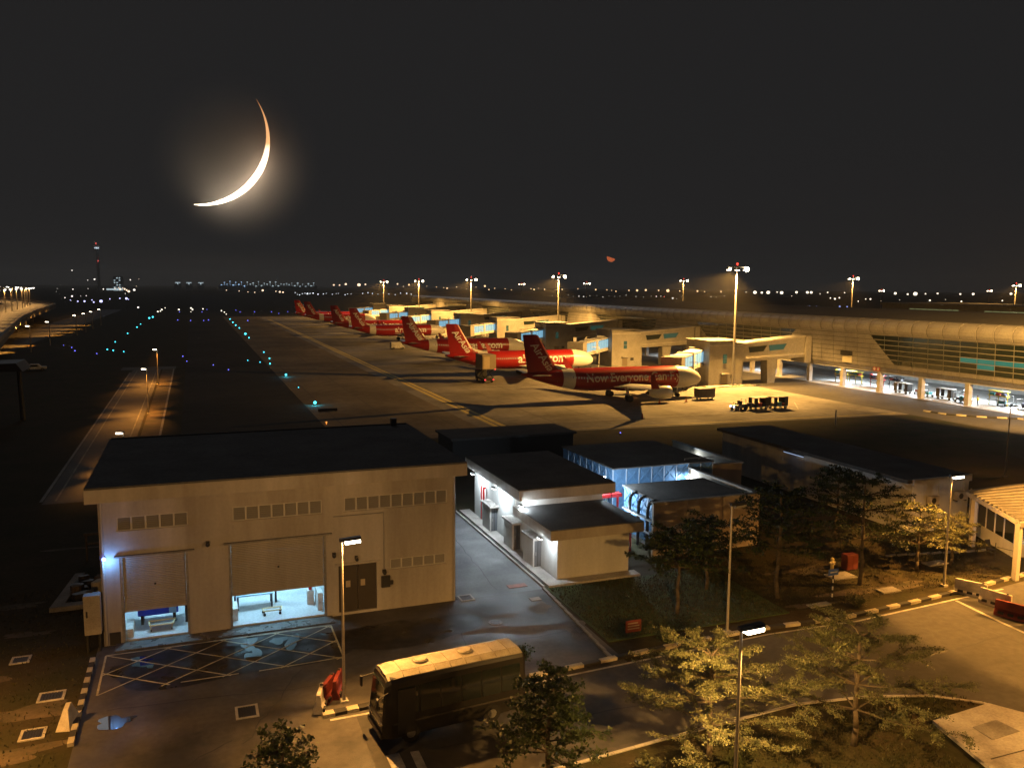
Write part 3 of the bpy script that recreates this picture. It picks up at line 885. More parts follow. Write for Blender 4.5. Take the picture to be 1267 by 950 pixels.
for (x, y, z, pw, lb) in ((30.6, 59.0, 4.75, 2300, 'cool lamp on a post between the pump house and the blue tanks'), (30.6, 56.8, 2.6, 420, 'cool lamp between the pump house and the front tank'), (41.9, 61.2, 3.2, 0, ''), (40.2, 61.6, 3.5, 350, 'cool lamp inside the right corner of the tank compound'), (45.9, 70.0, 3.2, 200, 'cool lamp inside the rear corner of the tank compound')):
    if pw == 0:
        continue
    t = thing('post_lamp', lb, 'lamp', (x, y, 0))
    MB().tube((0, 0, 0), (0, 0, z), .04).build('post', metal_grey, t)
    MB().box(-.2, -.08, z, .2, .08, z + .08).build('housing', metal_grey, t)
    MB().box(-.18, -.07, z - .03, .18, .07, z - .002).build('diffuser', MATS['tube_white'], t)
    lamp_light('POINT', (.0, -.16, z - .1), pw * .8, (.74, .89, 1.0), t, radius=.1)
# bits on the compound wall: valves and rail
t = thing('wall_railing', 'short dark handrail on the tank compound wall', 'railing', (43, 63, 4.1))
for k in range(3):
    MB().tube((-2.2 + k * 1.5, 0, 0), (-2.2 + k * 1.5, 0, .7), .035).build('post', metal_grey, t)
MB().tube((-2.2, 0, .68), (.8, 0, .68), .035).build('rail', metal_grey, t)

# ------------------------------------------------------------------ long low building on the right
lb_ = thing('long_building', 'long low building with pale end wall and two air conditioners', 'building', (57.9, 64, 0))
under(lb_, MB().box(54.7, 50.7, 0, 61.0, 77, 4.2).build('wall', wall_white))
under(lb_, MB().box(54.2, 50.75, 4.2, 61.2, 77.4, 4.5).build('roof', roof_dark))
under(lb_, MB().box(54.66, 50.5, 4.0, 61.1, 50.69, 4.55).build('parapet', wall_white))
under(lb_, MB().box(57.5, 50.55, 3.0, 57.62, 50.69, 3.99).box(60.3, 50.55, 2.9, 60.42, 50.69, 3.99).build('conduit', wall_white))
for (x, z) in ((56.6, 2.4), (59.6, 2.55)):
    t = thing('air_conditioner', 'air conditioner on the pale end wall, %s one' % ('left' if x < 58 else 'right'), 'air conditioner', (x, 50.3, z))
    MB().box(-.5, -.22, 0, .5, .18, .7).build('case', white_plastic, t, bevel=.02)
    MB().prism([(.24 * cos(a * pi / 8), .24 * sin(a * pi / 8)) for a in range(16)], 0, .02).build('fan_grille', metal_dark, t).matrix_local = Matrix.Translation((-.12, -.225, .35)) @ Matrix.Rotation(pi / 2, 4, 'X')
    MB().box(-.55, -.2, -.1, -.45, .2, -.002).box(.45, -.2, -.1, .55, .2, -.002).build('bracket', metal_dark, t)
t = thing('tube_light', 'thin blue white tube light under the eaves of the long building', 'lamp', (54.1, 64.5, 4.05))
MB().box(-.06, -1.4, 0, .08, 1.4, .08).build('housing', metal_grey, t)
MB().box(-.09, -1.4, -.05, .03, 1.4, -.002).build('tube', lightmat('tube_blue', (.45, .6, .9), .8), t)

# gatehouse with ribbed canopy
gh = thing('gatehouse', 'glazed gatehouse under a ribbed metal canopy at the right edge', 'building', (61, 46, 0))
cnr = [(56.9, 47.4), (52.7, 39.5), (60.5, 35.5), (66.5, 47.8)]
b = MB().prism(cnr, 4.05, 4.2)
rf = under(gh, b.build('canopy', conc2))
A, B_, C_, D_ = [Vector((*c, 0)) for c in cnr]
for k in range(13):
    p = A.lerp(B_, (k + .2) / 13)
    q = D_.lerp(C_, (k + .2) / 13)
    p2 = A.lerp(B_, (k + .75) / 13)
    q2 = D_.lerp(C_, (k + .75) / 13)
    o = MB().prism([p[:2], p2[:2], q2[:2], q[:2]], 4.202, 4.30).build('roof_rib', mat('canopy_sheet', (.30, .29, .27), .45, metal=.3, col2=(.2, .19, .175), scale=.8))
    o.parent = rf
under(gh, MB().prism([(56.7, 47.3), (52.6, 39.45), (52.9, 39.3), (57.0, 47.15)], 3.85, 4.18).build('fascia', wall_beige))
for (x, y) in ((52.8, 39.7), (56.6, 46.4), (60.3, 36.3)):
    under(gh, MB().box(x - .17, y - .17, 0, x + .17, y + .17, 4.04).build('column', wall_beige))
under(gh, MB().prism([(60.0, 49.6), (57.2, 43.4), (64, 40.4), (68, 48)], 0, 1.05).build('base_wall', wall_white))
a, c = Vector((60.0, 49.6, 0)), Vector((57.2, 43.4, 0))
n = 5
dd = (c - a).normalized()
nn = Vector((dd.y, -dd.x, 0))
for k in range(n):
    p, q = a.lerp(c, (k + .06) / n), a.lerp(c, (k + .94) / n)
    w_ = under(gh, MB().prism([p[:2], q[:2], (q - nn * .05)[:2], (p - nn * .05)[:2]], 1.08, 3.6).build('window', glass_dark))
    p3, q3 = a.lerp(c, (k - .04) / n), a.lerp(c, (k + .04) / n)
    o = MB().prism([(p3 + nn * .04)[:2], (q3 + nn * .04)[:2], (q3 - nn * .06)[:2], (p3 - nn * .06)[:2]], 1.06, 3.62).build('frame', white_paint)
    o.parent = w_
    o.location = w_.location * 0
t = thing('chair', 'dark folding chair under the gatehouse canopy', 'chair', (56.1, 44.3, 0))
MB().box(-.25, -.25, .42, .25, .25, .48).build('seat', metal_dark, t)
MB().hexa([(-.25, .2, .48), (.25, .2, .48), (.25, .26, .48), (-.25, .26, .48), (-.25, .36, 1.1), (.25, .36, 1.1), (.25, .42, 1.1), (-.25, .42, 1.1)]).build('backrest', metal_dark, t)
for (x, y) in ((-.22, -.22), (.22, -.22), (-.22, .22), (.22, .22)):
    MB().tube((x, y, 0), (x, y, .42), .02).build('leg', metal_dark, t)
t = thing('fence', 'thin dark post fence in front of the gatehouse', 'fence', (55.5, 45, 0))
for k in range(6):
    MB().tube((-1.5 + k * .35, 3.2 - k * 1.2, 0), (-1.5 + k * .35, 3.2 - k * 1.2, 1.3), .03).build('post', metal_dark, t)
MB().tube((-1.5, 3.2, 1.0), (.25, -2.8, 1.0), .02).tube((-1.5, 3.2, .5), (.25, -2.8, .5), .02).build('wire', metal_dark, t)
kb = thing('gatehouse_kerb', 'low pale kerb on the lawn before the gatehouse', 'kerb')
for k in range(9):
    MB().box(48.2 + k * .95, 46.6 - .18 * k, 0, 49.1 + k * .95, 46.75 - .18 * k, .12).build('kerb_stone', conc2, kb)
t = thing('gatehouse_lamp', 'cool lamp fitted under the gatehouse canopy', 'lamp', (58.4, 42.8, 3.9))
MB().box(-.5, -.1, 0, .5, .1, .1).build('housing', white_paint, t)
MB().box(-.48, -.08, -.04, .48, .08, -.002).build('tube', MATS['tube_white'], t)
lamp_light('POINT', (-1.8, .2, -.25), 60, (.8, .93, 1), t, radius=.15)


# ================================================================== TERMINAL PIER
TX = 125.0
PROF = [(4.0, 125.0), (4.9, 124.35), (5.7, 124.2), (11.2, 123.9), (11.6, 123.75)]


def fx(z):
    for (z0, x0), (z1, x1) in zip(PROF, PROF[1:]):
        if z <= z1:
            return x0 + (x1 - x0) * (z - z0) / (z1 - z0)
    return PROF[-1][1]


tm = thing('terminal_pier', 'long curved edge terminal pier clad in panels along the apron', 'terminal', (125, 280, 0))
TL = Vector((125, 280, 0))


def tunder(o):
    o.parent = tm
    o.location = (-125, -280, 0)
    return o


ZR = [4.0, 4.9, 5.7] + [5.7 + 5.5 * k / 6 for k in range(1, 7)] + [11.6]
WINS = [(127.5, 121.2, 66, 66), (188, 181, 149, 155), (247, 236, 208, 211), (305, 294, 268, 271), (364, 354, 327, 330), (424, 414, 386, 389), (482, 473, 446, 449)]


def wedge(w, z):  # window span (hi Y, lo Y) at height z
    t = (z - 5.7) / 5.5
    return w[1] + (w[0] - w[1]) * t, w[3] + (w[2] - w[3]) * t


far_pan, far_glass, far_mull = MB(), MB(), MB()
CW = 3.4
g = .05
Y0, Y1, YN = 66.0, 494.0, 152.6
pan_m = cladding
ncol = int((Y1 - Y0) / CW)
teal = mat('lit_room_glass', (.01, .05, .05), .2, emit=(.02, .42, .36), es=.30, cam_only=True)


def quadbox(b, ya0, yb0, ya1, yb1, z0, z1, th=.12, off=0.0):
    x0, x1 = fx(z0) + off, fx(z1) + off
    b.hexa([(x0, ya0, z0), (x0 + th, ya0, z0), (x0 + th, yb0, z0), (x0, yb0, z0), (x1, ya1, z1), (x1 + th, ya1, z1), (x1 + th, yb1, z1), (x1, yb1, z1)])


npan = npane = 0
for r in range(len(ZR) - 1):
    z0, z1 = ZR[r] + g, ZR[r + 1] - g
    inwin = 2 <= r <= 7
    segs = []  # wall intervals (lo fn, hi fn)
    wl = [w for w in WINS] if inwin else []
    bounds = [(Y0, Y0)]
    for w in sorted(wl, key=lambda w: w[0]):
        h0, l0 = wedge(w, z0)
        h1, l1 = wedge(w, z1)
        segs.append((bounds[-1], (l0, l1), 'p'))
        segs.append(((l0, l1), (h0, h1), 'w'))
        bounds.append((h0, h1))
    segs.append((bounds[-1], (Y1, Y1), 'p'))
    for (a, c, kind) in segs:
        k0 = int((min(a) - Y0) / CW)
        k1 = int((max(c) - Y0) / CW) + 1
        for k in range(k0, k1 + 1):
            ya, yb = Y0 + k * CW + g, Y0 + (k + 1) * CW - g
            q = [min(max(ya, a[0] + g), c[0] - g), min(max(yb, a[0] + g), c[0] - g), min(max(ya, a[1] + g), c[1] - g), min(max(yb, a[1] + g), c[1] - g)]
            if q[1] - q[0] < .02 and q[3] - q[2] < .02:
                continue
            near = 84 < ya < YN
            if kind == 'p':
                if near:
                    b = MB()
                    quadbox(b, q[0], q[1], q[2], q[3], z0, z1)
                    tunder(b.build('panel', pan_m))
                    npan += 1
                else:
                    quadbox(far_pan, q[0], q[1], q[2], q[3], z0, z1)
            else:
                m = glass_green
                if near:
                    b = MB()
                    quadbox(b, q[0] + .04, q[1] - .04, q[2] + .04, q[3] - .04, z0 + .03, z1 - .03, .05, .10)
                    m = teal if (91 < ya < 105 and r == 4) or (97 < ya < 101 and r == 3) else glass_green
                    tunder(b.build('pane', m))
                    npane += 1
                else:
                    quadbox(far_glass, q[0] + .04, q[1] - .04, q[2] + .04, q[3] - .04, z0 + .03, z1 - .03, .05, .10)
o = tunder(far_pan.build('far_panels', pan_m))
o['kind'] = 'stuff'
o = tunder(far_glass.build('far_panes', glass_green))
o['kind'] = 'stuff'
# backing behind the joints: dark behind panels, pale mullions behind the panes
bk, mls = MB(), {w: MB() for w in WINS}
for r in range(len(ZR) - 1):
    za, zb = ZR[r], ZR[r + 1]
    prev = (Y0, Y0)
    if 2 <= r <= 7:
        for w in WINS:
            h0, l0 = wedge(w, za)
            h1, l1 = wedge(w, zb)
            quadbox(bk, prev[0], l0, prev[1], l1, za, zb, .2, .10)
            quadbox(mls[w], l0, h0, l1, h1, za, zb, .2, .16)
            prev = (h0, h1)
    quadbox(bk, prev[0], Y1, prev[1], Y1, za, zb, .2, .10)
tunder(bk.build('backing_wall', mat('joint_grey', (.07, .065, .055), .7)))
for w in WINS:
    tunder(mls[w].build('mullion_grid', mat('mullion_grey', (.24, .23, .2), .5)))
# rounded eaves roll in segments
roll = [(123.75, 11.65), (123.5, 12.2), (123.45, 12.8), (123.6, 13.3), (124.0, 13.8), (124.6, 14.15), (125.6, 14.3)]
rm = MB()
for i in range(len(roll) - 1):
    (xa, za), (xb, zb) = roll[i], roll[i + 1]
    rm.hexa([(xa, 0, za), (xa + .12, 0, za - .05), (xa + .12, CW - .2, za - .05), (xa, CW - .2, za), (xb, 0, zb), (xb + .12, 0, zb - .08), (xb + .12, CW - .2, zb - .08), (xb, CW - .2, zb)])
rmesh = rm.mesh('eaves_segment', cladding2)
for k in range(ncol):
    inst('eaves_segment', rmesh, tm, (-125, Y0 + k * CW + .1 - 280, 0))
tunder(MB().loft([[(x + .14, Y0, z - .06) for x, z in roll] + [(127, Y0, 11.7)], [(x + .14, Y1, z - .06) for x, z in roll] + [(127, Y1, 11.7)]]).build('eaves_backing', mat('seam_dark', (.08, .075, .065), .7)))
tunder(MB().loft([[(125.6, Y0, 14.25), (140, Y0, 15.6), (150, Y0, 15.6), (166, Y0, 14.2), (166, Y0, 13.9), (125.6, Y0, 14.0)], [(125.6, Y1, 14.25), (140, Y1, 15.6), (150, Y1, 15.6), (166, Y1, 14.2), (166, Y1, 13.9), (125.6, Y1, 14.0)]]).build('roof', mat('roof_sheet', (.11, .108, .105), .85, col2=(.085, .083, .08), scale=.1)))
tunder(MB().box(124.9, Y0, 3.9, 166, Y1, 4.02).build('soffit', wall_white))
tunder(MB().box(125.2, Y1, 4.05, 166, Y1 + .2, 14).build('end_wall', cladding))
tunder(MB().box(165.6, Y0, 4.05, 165.9, Y1, 13.9).box(148, Y0, 0.01, 148.3, Y1, 3.9).build('rear_wall', wall_white))
tunder(MB().box(124.0, Y0, .01, 148, Y1, .09).build('floor', mat('undercroft_floor', (.42, .42, .41), .55, col2=(.30, .30, .29), scale=.3)))
cm = MB().box(-.42, -.42, .09, .42, .42, 3.9).mesh('column', conc_light)
for k in range(-4, 34):
    inst('column', cm, tm, (.35, 145.6 - 10 * k * -1 - 280 if k >= 0 else 145.6 + 10 * k - 280, 0))
# wall fittings
tb = tunder(MB().box(124.0, 132.2, 5.2, 124.4, 134.6, 6.6).build('door', mat('pale_door', (.6, .55, .4), .5)))
tunder(MB().box(123.6, 132.0, 6.7, 124.2, 134.8, 7.6).build('door_hood', metal_dark))
t = thing('round_sign', 'pair of round red ringed signs on the lower terminal facade', 'sign', (124.45, 125.3, 4.55))
for k in range(2):
    ring = [(cos(a * pi / 12), sin(a * pi / 12)) for a in range(24)]
    b = MB().loft([[(-.06, k * .95 + .42 * x, .42 * y) for x, y in ring], [(-.06, k * .95 + .30 * x, .30 * y) for x, y in ring]], cap=False)
    b.loft([[(-.06, k * .95 + .42 * x, .42 * y) for x, y in ring], [(.0, k * .95 + .42 * x, .42 * y) for x, y in ring]], cap=False)
    b.build('ring', red_paint, t)
    MB().poly([(-.04, k * .95 + .3 * x, .3 * y) for x, y in ring]).build('disc', white_paint, t)
for k in range(8):
    y = 141 - 10 * k
    for x in ((131, 141) if k < 6 else (131,)):
        t = thing('undercroft_light', 'white ceiling light in the terminal undercroft', 'ceiling light', (x, y, 3.85), group='white ceiling lights under the terminal')
        MB().box(-.2, -2.2, -.05, .2, 2.2, .04).build('housing', metal_grey, t)
        MB().box(-.17, -2.1, -.08, .17, 2.1, -.052).build('diffuser', MATS['tube_white'], t)
        if x == 131:
            lamp_light('AREA', (0, 0, -.12), 2100, WHITE, t, size=(.6, 4.2))
for k in range(3):
    y = 168 + 44 * k
    t = thing('undercroft_light', 'white ceiling light in the terminal undercroft', 'ceiling light', (131, y, 3.85), group='white ceiling lights under the terminal')
    MB().box(-.2, -2.2, -.05, .2, 2.2, .04).build('housing', metal_grey, t)
    MB().box(-.17, -2.1, -.08, .17, 2.1, -.052).build('diffuser', MATS['tube_white'], t)
    lamp_light('AREA', (0, 0, -.12), 700, WHITE, t, size=(.6, 4.2))


# undercroft contents -------------------------------------------------
def wheel(parent, x, y, r, w=.25, m=rubber, axis='y'):
    if axis == 'y':
        o = MB().tube((x, y - w / 2, r), (x, y + w / 2, r), r, n=14).build('wheel', m, parent)
        MB().tube((x, y - w / 2 - .01, r), (x, y + w / 2 + .01, r), r * .5, n=10).build('hub', metal_grey, o)
    else:
        o = MB().tube((x - w / 2, y, r), (x + w / 2, y, r), r, n=14).build('wheel', m, parent)
        MB().tube((x - w / 2 - .01, y, r), (x + w / 2 + .01, y, r), r * .5, n=10).build('hub', metal_grey, o)
    return o


def bag_cart(label, x, y, rz, load=None, closed=False, group=None, z=.02):
    t = thing('baggage_cart', label, 'cart', (x, y, z), rz, group)
    MB().box(-1.5, -.75, .42, 1.5, .75, .52).build('deck', metal_grey, t)
    if closed:
        MB().box(-1.5, -.75, 1.95, 1.5, .75, 2.05).build('roof', mat('cart_roof', (.5, .46, .38), .6), t)
        for xx in (-1.5, .8):
            MB().box(xx, -.74, .53, xx + .7, -.7, 1.94).build('side_panel', mat('cart_canvas', (.06, .055, .05), .8), t)
            MB().box(xx, .7, .53, xx + .7, .74, 1.94).build('side_panel', MATS['cart_canvas'], t)
        MB().box(-1.5, -.7, .53, -1.45, .7, 1.94).build('end_panel', MATS['cart_canvas'], t)
    else:
        b = MB()
        for xx in (-1.45, 1.45):
            b.path([(xx, -.7, .52), (xx, -.7, 1.7), (xx, .7, 1.7), (xx, .7, .52)], .04)
        b.build('rail', metal_grey, t)
    for i, m in enumerate(load or []):
        MB().box(-1.2 + i * .85, -.5, .53, -.5 + i * .85, .5, .95 + .2 * (i % 2)).build('load', m, t)
    for (xx, yy) in ((-1.1, -.6), (1.1, -.6), (-1.1, .6), (1.1, .6)):
        wheel(t, xx, yy, .22, .14)
    MB().tube((1.5, 0, .4), (2.3, 0, .3), .04).build('tow_bar', metal_dark, t)
    return t


lug = [mat('luggage_navy', (.05, .06, .12), .6), mat('luggage_red', (.35, .05, .04), .6), mat('luggage_teal', (.05, .25, .28), .6), mat('luggage_grey', (.25, .25, .27), .6)]
for i, (x, y, rz, lb) in enumerate([(127.6, 122, 1.7, 'loaded baggage cart at the fourth bay under the terminal'), (130, 120, .3, 'open baggage cart deep under the terminal beside the loaded cart'), (128.2, 117.2, 1.5, 'grey baggage cart beside a terminal column'),
                                    (128, 112.5, 1.7, 'red loaded baggage cart under the terminal'), (130.5, 110.2, .6, 'open cart with luggage behind the red cart'), (127.4, 108.3, 1.5, 'low cart nearest the striped kerb under the terminal'), (131, 103, .2, 'cart at the bright right bay under the terminal'), (129.5, 98, 1.2, 'blue framed cart at the right edge under the terminal')]):
    bag_cart(lb, x, y, rz, [lug[(i + k) % 4] for k in range(1 + i % 3)], closed=(i in (0, 3)), z=.09)
for i, (y, m, lb) in enumerate([(141, yellow_paint, 'yellow steel rack in the left bay under the terminal'), (138, yellow_paint, 'second yellow steel rack under the terminal'), (131, red_paint, 'red steel rack with long shelf under the terminal'), (127, metal_dark, 'dark pipe rack under the terminal'), (103.5, yellow_paint, 'yellow barrier frame at the right bay')]):
    t = thing('storage_rack', lb, 'rack', (130 + i % 2, y, .09))
    for k in range(3):
        MB().box(-.05, -1.8 + k * 1.75, 0, .05, -1.7 + k * 1.75, 2.6).build('post', m, t)
    for z in (.9, 1.7, 2.5):
        MB().box(-.4, -1.8, z, .4, 1.8, z + .12).build('shelf', m if z > 1 else metal_grey, t)
    for k in range(3):
        MB().box(-.3, -1.4 + k * 1.1, 1.83, .3, -.7 + k * 1.1, 2.2).build('box', lug[(i + k) % 4], t)


def person(name, label, x, y, z, rz, vest):
    t = thing(name, label, 'person', (x, y, z), rz)
    J = dict(pel=(0, 0, .93), chest=(0, .02, 1.28), neck=(0, .03, 1.48), head=(0, .05, 1.62), top=(0, .04, 1.74), ls=(.19, .02, 1.40), le=(.25, .05, 1.12), lh=(.22, .2, .92), rs=(-.19, .02, 1.40), re=(-.26, .0, 1.12), rh=(-.24, .12, .88),
             lk=(.11, .06, .50), la=(.11, .0, .08), lt=(.12, .16, .04), rk=(-.11, -.02, .50), ra=(-.12, -.12, .08), rtt=(-.12, .04, .04), lhip=(.09, 0, .9), rhip=(-.09, 0, .9))
    rad = dict(pel=.14, chest=.15, neck=.06, head=.10, top=.07, ls=.07, le=.045, lh=.04, rs=.07, re=.045, rh=.04, lk=.06, la=.045, lt=.035, rk=.06, ra=.045, rtt=.035, lhip=.09, rhip=.09)
    E = [('pel', 'chest'), ('chest', 'neck'), ('neck', 'head'), ('head', 'top'), ('chest', 'ls'), ('ls', 'le'), ('le', 'lh'), ('chest', 'rs'), ('rs', 're'), ('re', 'rh'), ('pel', 'lhip'), ('lhip', 'lk'), ('lk', 'la'), ('la', 'lt'), ('pel', 'rhip'), ('rhip', 'rk'), ('rk', 'ra'), ('ra', 'rtt')]
    names = list(J)
    me = bpy.data.meshes.new('body')
    me.from_pydata([J[n] for n in names], [(names.index(a), names.index(c)) for a, c in E], [])
    o = bpy.data.objects.new('body', me)
    COL.objects.link(o)
    o.parent = t
    me.materials.append(mat('work_trousers', (.04, .045, .07), .8))
    o.modifiers.new('skin', 'SKIN')
    for i, n in enumerate(names):
        me.skin_vertices[0].data[i].radius = (rad[n], rad[n])
    me.skin_vertices[0].data[0].use_root = True
    sd = o.modifiers.new('sub', 'SUBSURF')
    sd.levels = sd.render_levels = 1
    n = 12
    MB().loft([[(.21 * cos(2 * pi * i / n), .01 + .16 * sin(2 * pi * i / n), z_) for i in range(n)] for z_ in (.92, 1.15)] + [[(.23 * cos(2 * pi * i / n), .02 + .17 * sin(2 * pi * i / n), 1.38) for i in range(n)], [(.10 * cos(2 * pi * i / n), .03 + .08 * sin(2 * pi * i / n), 1.48) for i in range(n)]]).build('vest', vest, t, smooth=True)
    MB().ball((0, .06, 1.63), .115, sz=1.15).build('face', mat('skin', (.35, .2, .13), .6), t, smooth=True)
    MB().ball((0, .04, 1.69), .12, sz=.9).build('hair', mat('hair', (.02, .016, .014), .7), t, smooth=True)
    return t


person('person', 'worker in a high visibility vest walking under the terminal', 126.5, 104.6, .09, .8, mat('vest_yellow', (.6, .7, .05), .7))

# ================================================================== AIRBRIDGES
ab = thing('airbridge', 'X', 'airbridge', (102, 147, 0))


def A_(mb, name, m, parent=None, **k):
    o = mb.build(name, m, ab, **k)
    o.location = (-102, -147, 0)
    if parent:
        o.parent = parent
        o.location = (0, 0, 0)
    return o


tw = A_(MB().hexa([(98, 143.5, 0), (106, 143.5, 0), (106, 152, 0), (98, 152, 0), (98, 143.5, 9.2), (106, 143.5, 8.8), (106, 152, 8.8), (98, 152, 9.2)]), 'tower', bridge_m)
A_(MB().box(97.9, 143.38, 8.2, 106.1, 143.495, 8.55), 'band', conc_light, tw)
A_(MB().box(97.7, 143.2, 9.21, 106.3, 152.3, 9.35), 'tower_roof', conc2, tw)
tealw = mat('teal_window', (.02, .06, .05), .2, emit=(.06, .30, .25), es=.14, cam_only=True)
for z in (5.6, 4.6):
    A_(MB().box(101.3, 143.42, z, 102.2, 143.495, z + .9), 'window', tealw, tw)
A_(MB().box(101.0, 143.42, .02, 102.4, 143.495, 2.2), 'door', mat('stair_door', (.16, .13, .09), .6), tw)
A_(MB().box(100.7, 142.9, 2.4, 102.7, 143.495, 2.55), 'door_hood', conc_light, tw)
A_(MB().box(103.3, 143.42, 1.6, 104.2, 143.495, 2.3), 'notice', metal_dark, tw)
A_(MB().box(96.5, 141.2, .01, 108, 143.2, .18), 'kerb', kerb_pale)
# fixed link corridor
lk = A_(MB().hexa([(106.02, 144.2, 4.7), (122.4, 144.2, 5.4), (122.4, 147.6, 5.4), (106.02, 147.6, 4.7), (106.02, 144.2, 8.4), (122.4, 144.2, 9.7), (122.4, 147.6, 9.7), (106.02, 147.6, 8.4)]), 'link', bridge_m)
A_(MB().hexa([(106.02, 143.9, 8.41), (122.4, 143.9, 9.71), (122.4, 147.9, 9.71), (106.02, 147.9, 8.41), (106.02, 143.9, 8.7), (122.4, 143.9, 10.0), (122.4, 147.9, 10.0), (106.02, 147.9, 8.7)]), 'link_roof', conc_light, lk)
A_(MB().hexa([(106.02, 144.0, 5.3), (122.4, 144.0, 6.0), (122.4, 144.19, 6.0), (106.02, 144.19, 5.3), (106.02, 144.0, 5.6), (122.4, 144.0, 6.3), (122.4, 144.19, 6.3), (106.02, 144.19, 5.6)]), 'ledge', conc_light, lk)
for (xa, xb) in ((108.3, 112.6), (113.4, 117.7)):
    za, zb = 6.5 + (xa - 106) * .06, 6.5 + (xb - 106) * .06
    w_ = A_(MB().hexa([(xa, 144.12, za), (xb - .8, 144.12, zb), (xb - .8, 144.19, zb), (xa, 144.19, za), (xa - .3, 144.12, za + 1.2), (xb, 144.12, zb + 1.2), (xb, 144.19, zb + 1.2), (xa - .3, 144.19, za + 1.2)]), 'window', tealw if xa > 113 else glass_green, lk)
A_(MB().box(122.42, 143.6, 4.3, 123.8, 148.2, 9.9), 'end_portal', bridge_m, lk)
A_(MB().hexa([(113.6, 144.8, .02), (115.4, 144.8, .02), (115.4, 147, .02), (113.6, 147, .02), (113.3, 144.8, 4.9), (116.0, 144.8, 5.05), (116.0, 147, 5.05), (113.3, 147, 4.9)]), 'pylon', bridge_m)
A_(MB().box(106.3, 145.0, .02, 107.4, 146.8, 4.7), 'column', bridge_m)
# telescopic tunnel to the aircraft door
p0, p1 = Vector((97.9, 147.5, 4.4)), Vector((85.6, 136.6, 3.9))
dv = (p1 - p0)
L_ = dv.length
ang = atan2(dv.y, dv.x)
tn = MB().box(0, -1.5, -.25, L_, 1.5, 0.0).box(0, -1.5, 2.75, L_, 1.5, 3.0).box(-.4, -1.9, -.3, .3, 1.9, 3.3).box(L_ * .52, -1.75, -.35, L_ * .56, 1.75, 3.2).build('tunnel', white_paint, ab)
tn.location = p0 - Vector((102, 147, 0))
tn.rotation_euler = (0, 0.03, ang)
lit = mat('lit_tunnel_glass', (.1, .2, .25), .3, emit=(.30, .66, .92), es=.62, cam_only=True)


def T_(mb, name, m):
    o = mb.build(name, m, tn)
    return o


n = 9
for k in range(n):
    a, c = .35 + (L_ - .5) * k / n, .35 + (L_ - .5) * (k + 1) / n
    for s in (-1.46, 1.40):
        T_(MB().box(a + .1, s, .55, c - .1, s + .06, 2.6), 'pane', lit)
        T_(MB().box(a, s, .02, c - .01, s + .06, .54), 'side_panel', white_paint)
    T_(MB().box(a - .09, -1.5, .55, a + .09, -1.38, 2.74), 'mullion', white_paint)
cab = T_(MB().box(L_, -2.0, -.3, L_ + 2.4, 2.0, 3.2), 'cab', bridge_m)
MB().box(L_ + .3, -2.06, 1.0, L_ + 2.0, -2.003, 2.4).build('window', glass_dark, tn)
gx, gy = p0.lerp(p1, .78)[:2]
A_(MB().box(gx - .35, gy - .35, .8, gx + .35, gy + .35, 3.7).box(gx - 1.3, gy - .3, .55, gx + 1.3, gy + .3, .95), 'drive_column', metal_dark)
A_(MB().tube((gx - 1.2, gy - .25, .5), (gx - 1.2, gy + .25, .5), .5, n=12).tube((gx + 1.2, gy - .25, .5), (gx + 1.2, gy + .25, .5), .5, n=12), 'bogie', rubber)
A_(MB().box(85.5, 138.6, 4.6, 92, 138.75, 4.75).box(85.5, 138.6, 5.5, 92, 138.7, 5.6).box(85.5, 138.6, 4.6, 85.6, 138.7, 5.6).box(88.7, 138.6, 4.6, 88.8, 138.7, 5.6).box(91.9, 138.6, 0, 92, 138.7, 5.6), 'service_stair', white_paint)
names = ['nearest', 'second nearest', 'third nearest', 'fourth nearest', 'fifth nearest', 'sixth nearest', 'seventh nearest', 'eighth nearest', 'farthest']
for k in range(9):
    o = ab if k == 0 else copy_tree(ab)
    o.location = (102, 147 + 42.3 * k, 0)
    tag(o, 'boarding bridge with stair tower and lit blue tunnel, %s along the pier' % names[k], 'airbridge', 'airbridges along the pier')


# ================================================================== AIRLINERS
def ring(x, zc, ry, rz_, n=22):
    return [(x, ry * cos(2 * pi * i / n), zc + rz_ * sin(2 * pi * i / n)) for i in range(n)]


AC_RED = mat('airliner_red', (.30, .012, .011), .32, spec=.5)
AC_WHITE = mat('airliner_white', (.72, .70, .66), .35, spec=.5)
AC_GOLD = mat('lettering_pale', (.70, .62, .48), .5)
AC_WTXT = mat('lettering_white', (.85, .84, .82), .5)
AC_GREY = mat('wing_grey', (.42, .42, .41), .4)


def fus_surface(x):
    """centre height and radius of the fuselage at distance x from the nose"""
    if x < 6:
        t = x / 6
        s = sqrt(max(0, 1 - (1 - t) ** 2.2))
        return 3.75 - .55 * (1 - t) ** 2, 1.98 * s
    if x < 24.5:
        return 3.75, 1.98
    t = (x - 24.5) / 13.07
    return 3.75 + 1.25 * t ** 1.35, 1.98 * (1 - t ** 1.6) * .93 + 1.98 * .07 * (1 - t) + .12 * t


def airfoil(x0, x1, th, y, z):
    c = x1 - x0
    prof = [(0, 0), (.08, .5), (.3, .9), (.6, .6), (1, .04), (1, -.04), (.6, -.35), (.3, -.55), (.08, -.35)]
    return [(x0 + c * u, y, z + th * v) for u, v in prof]


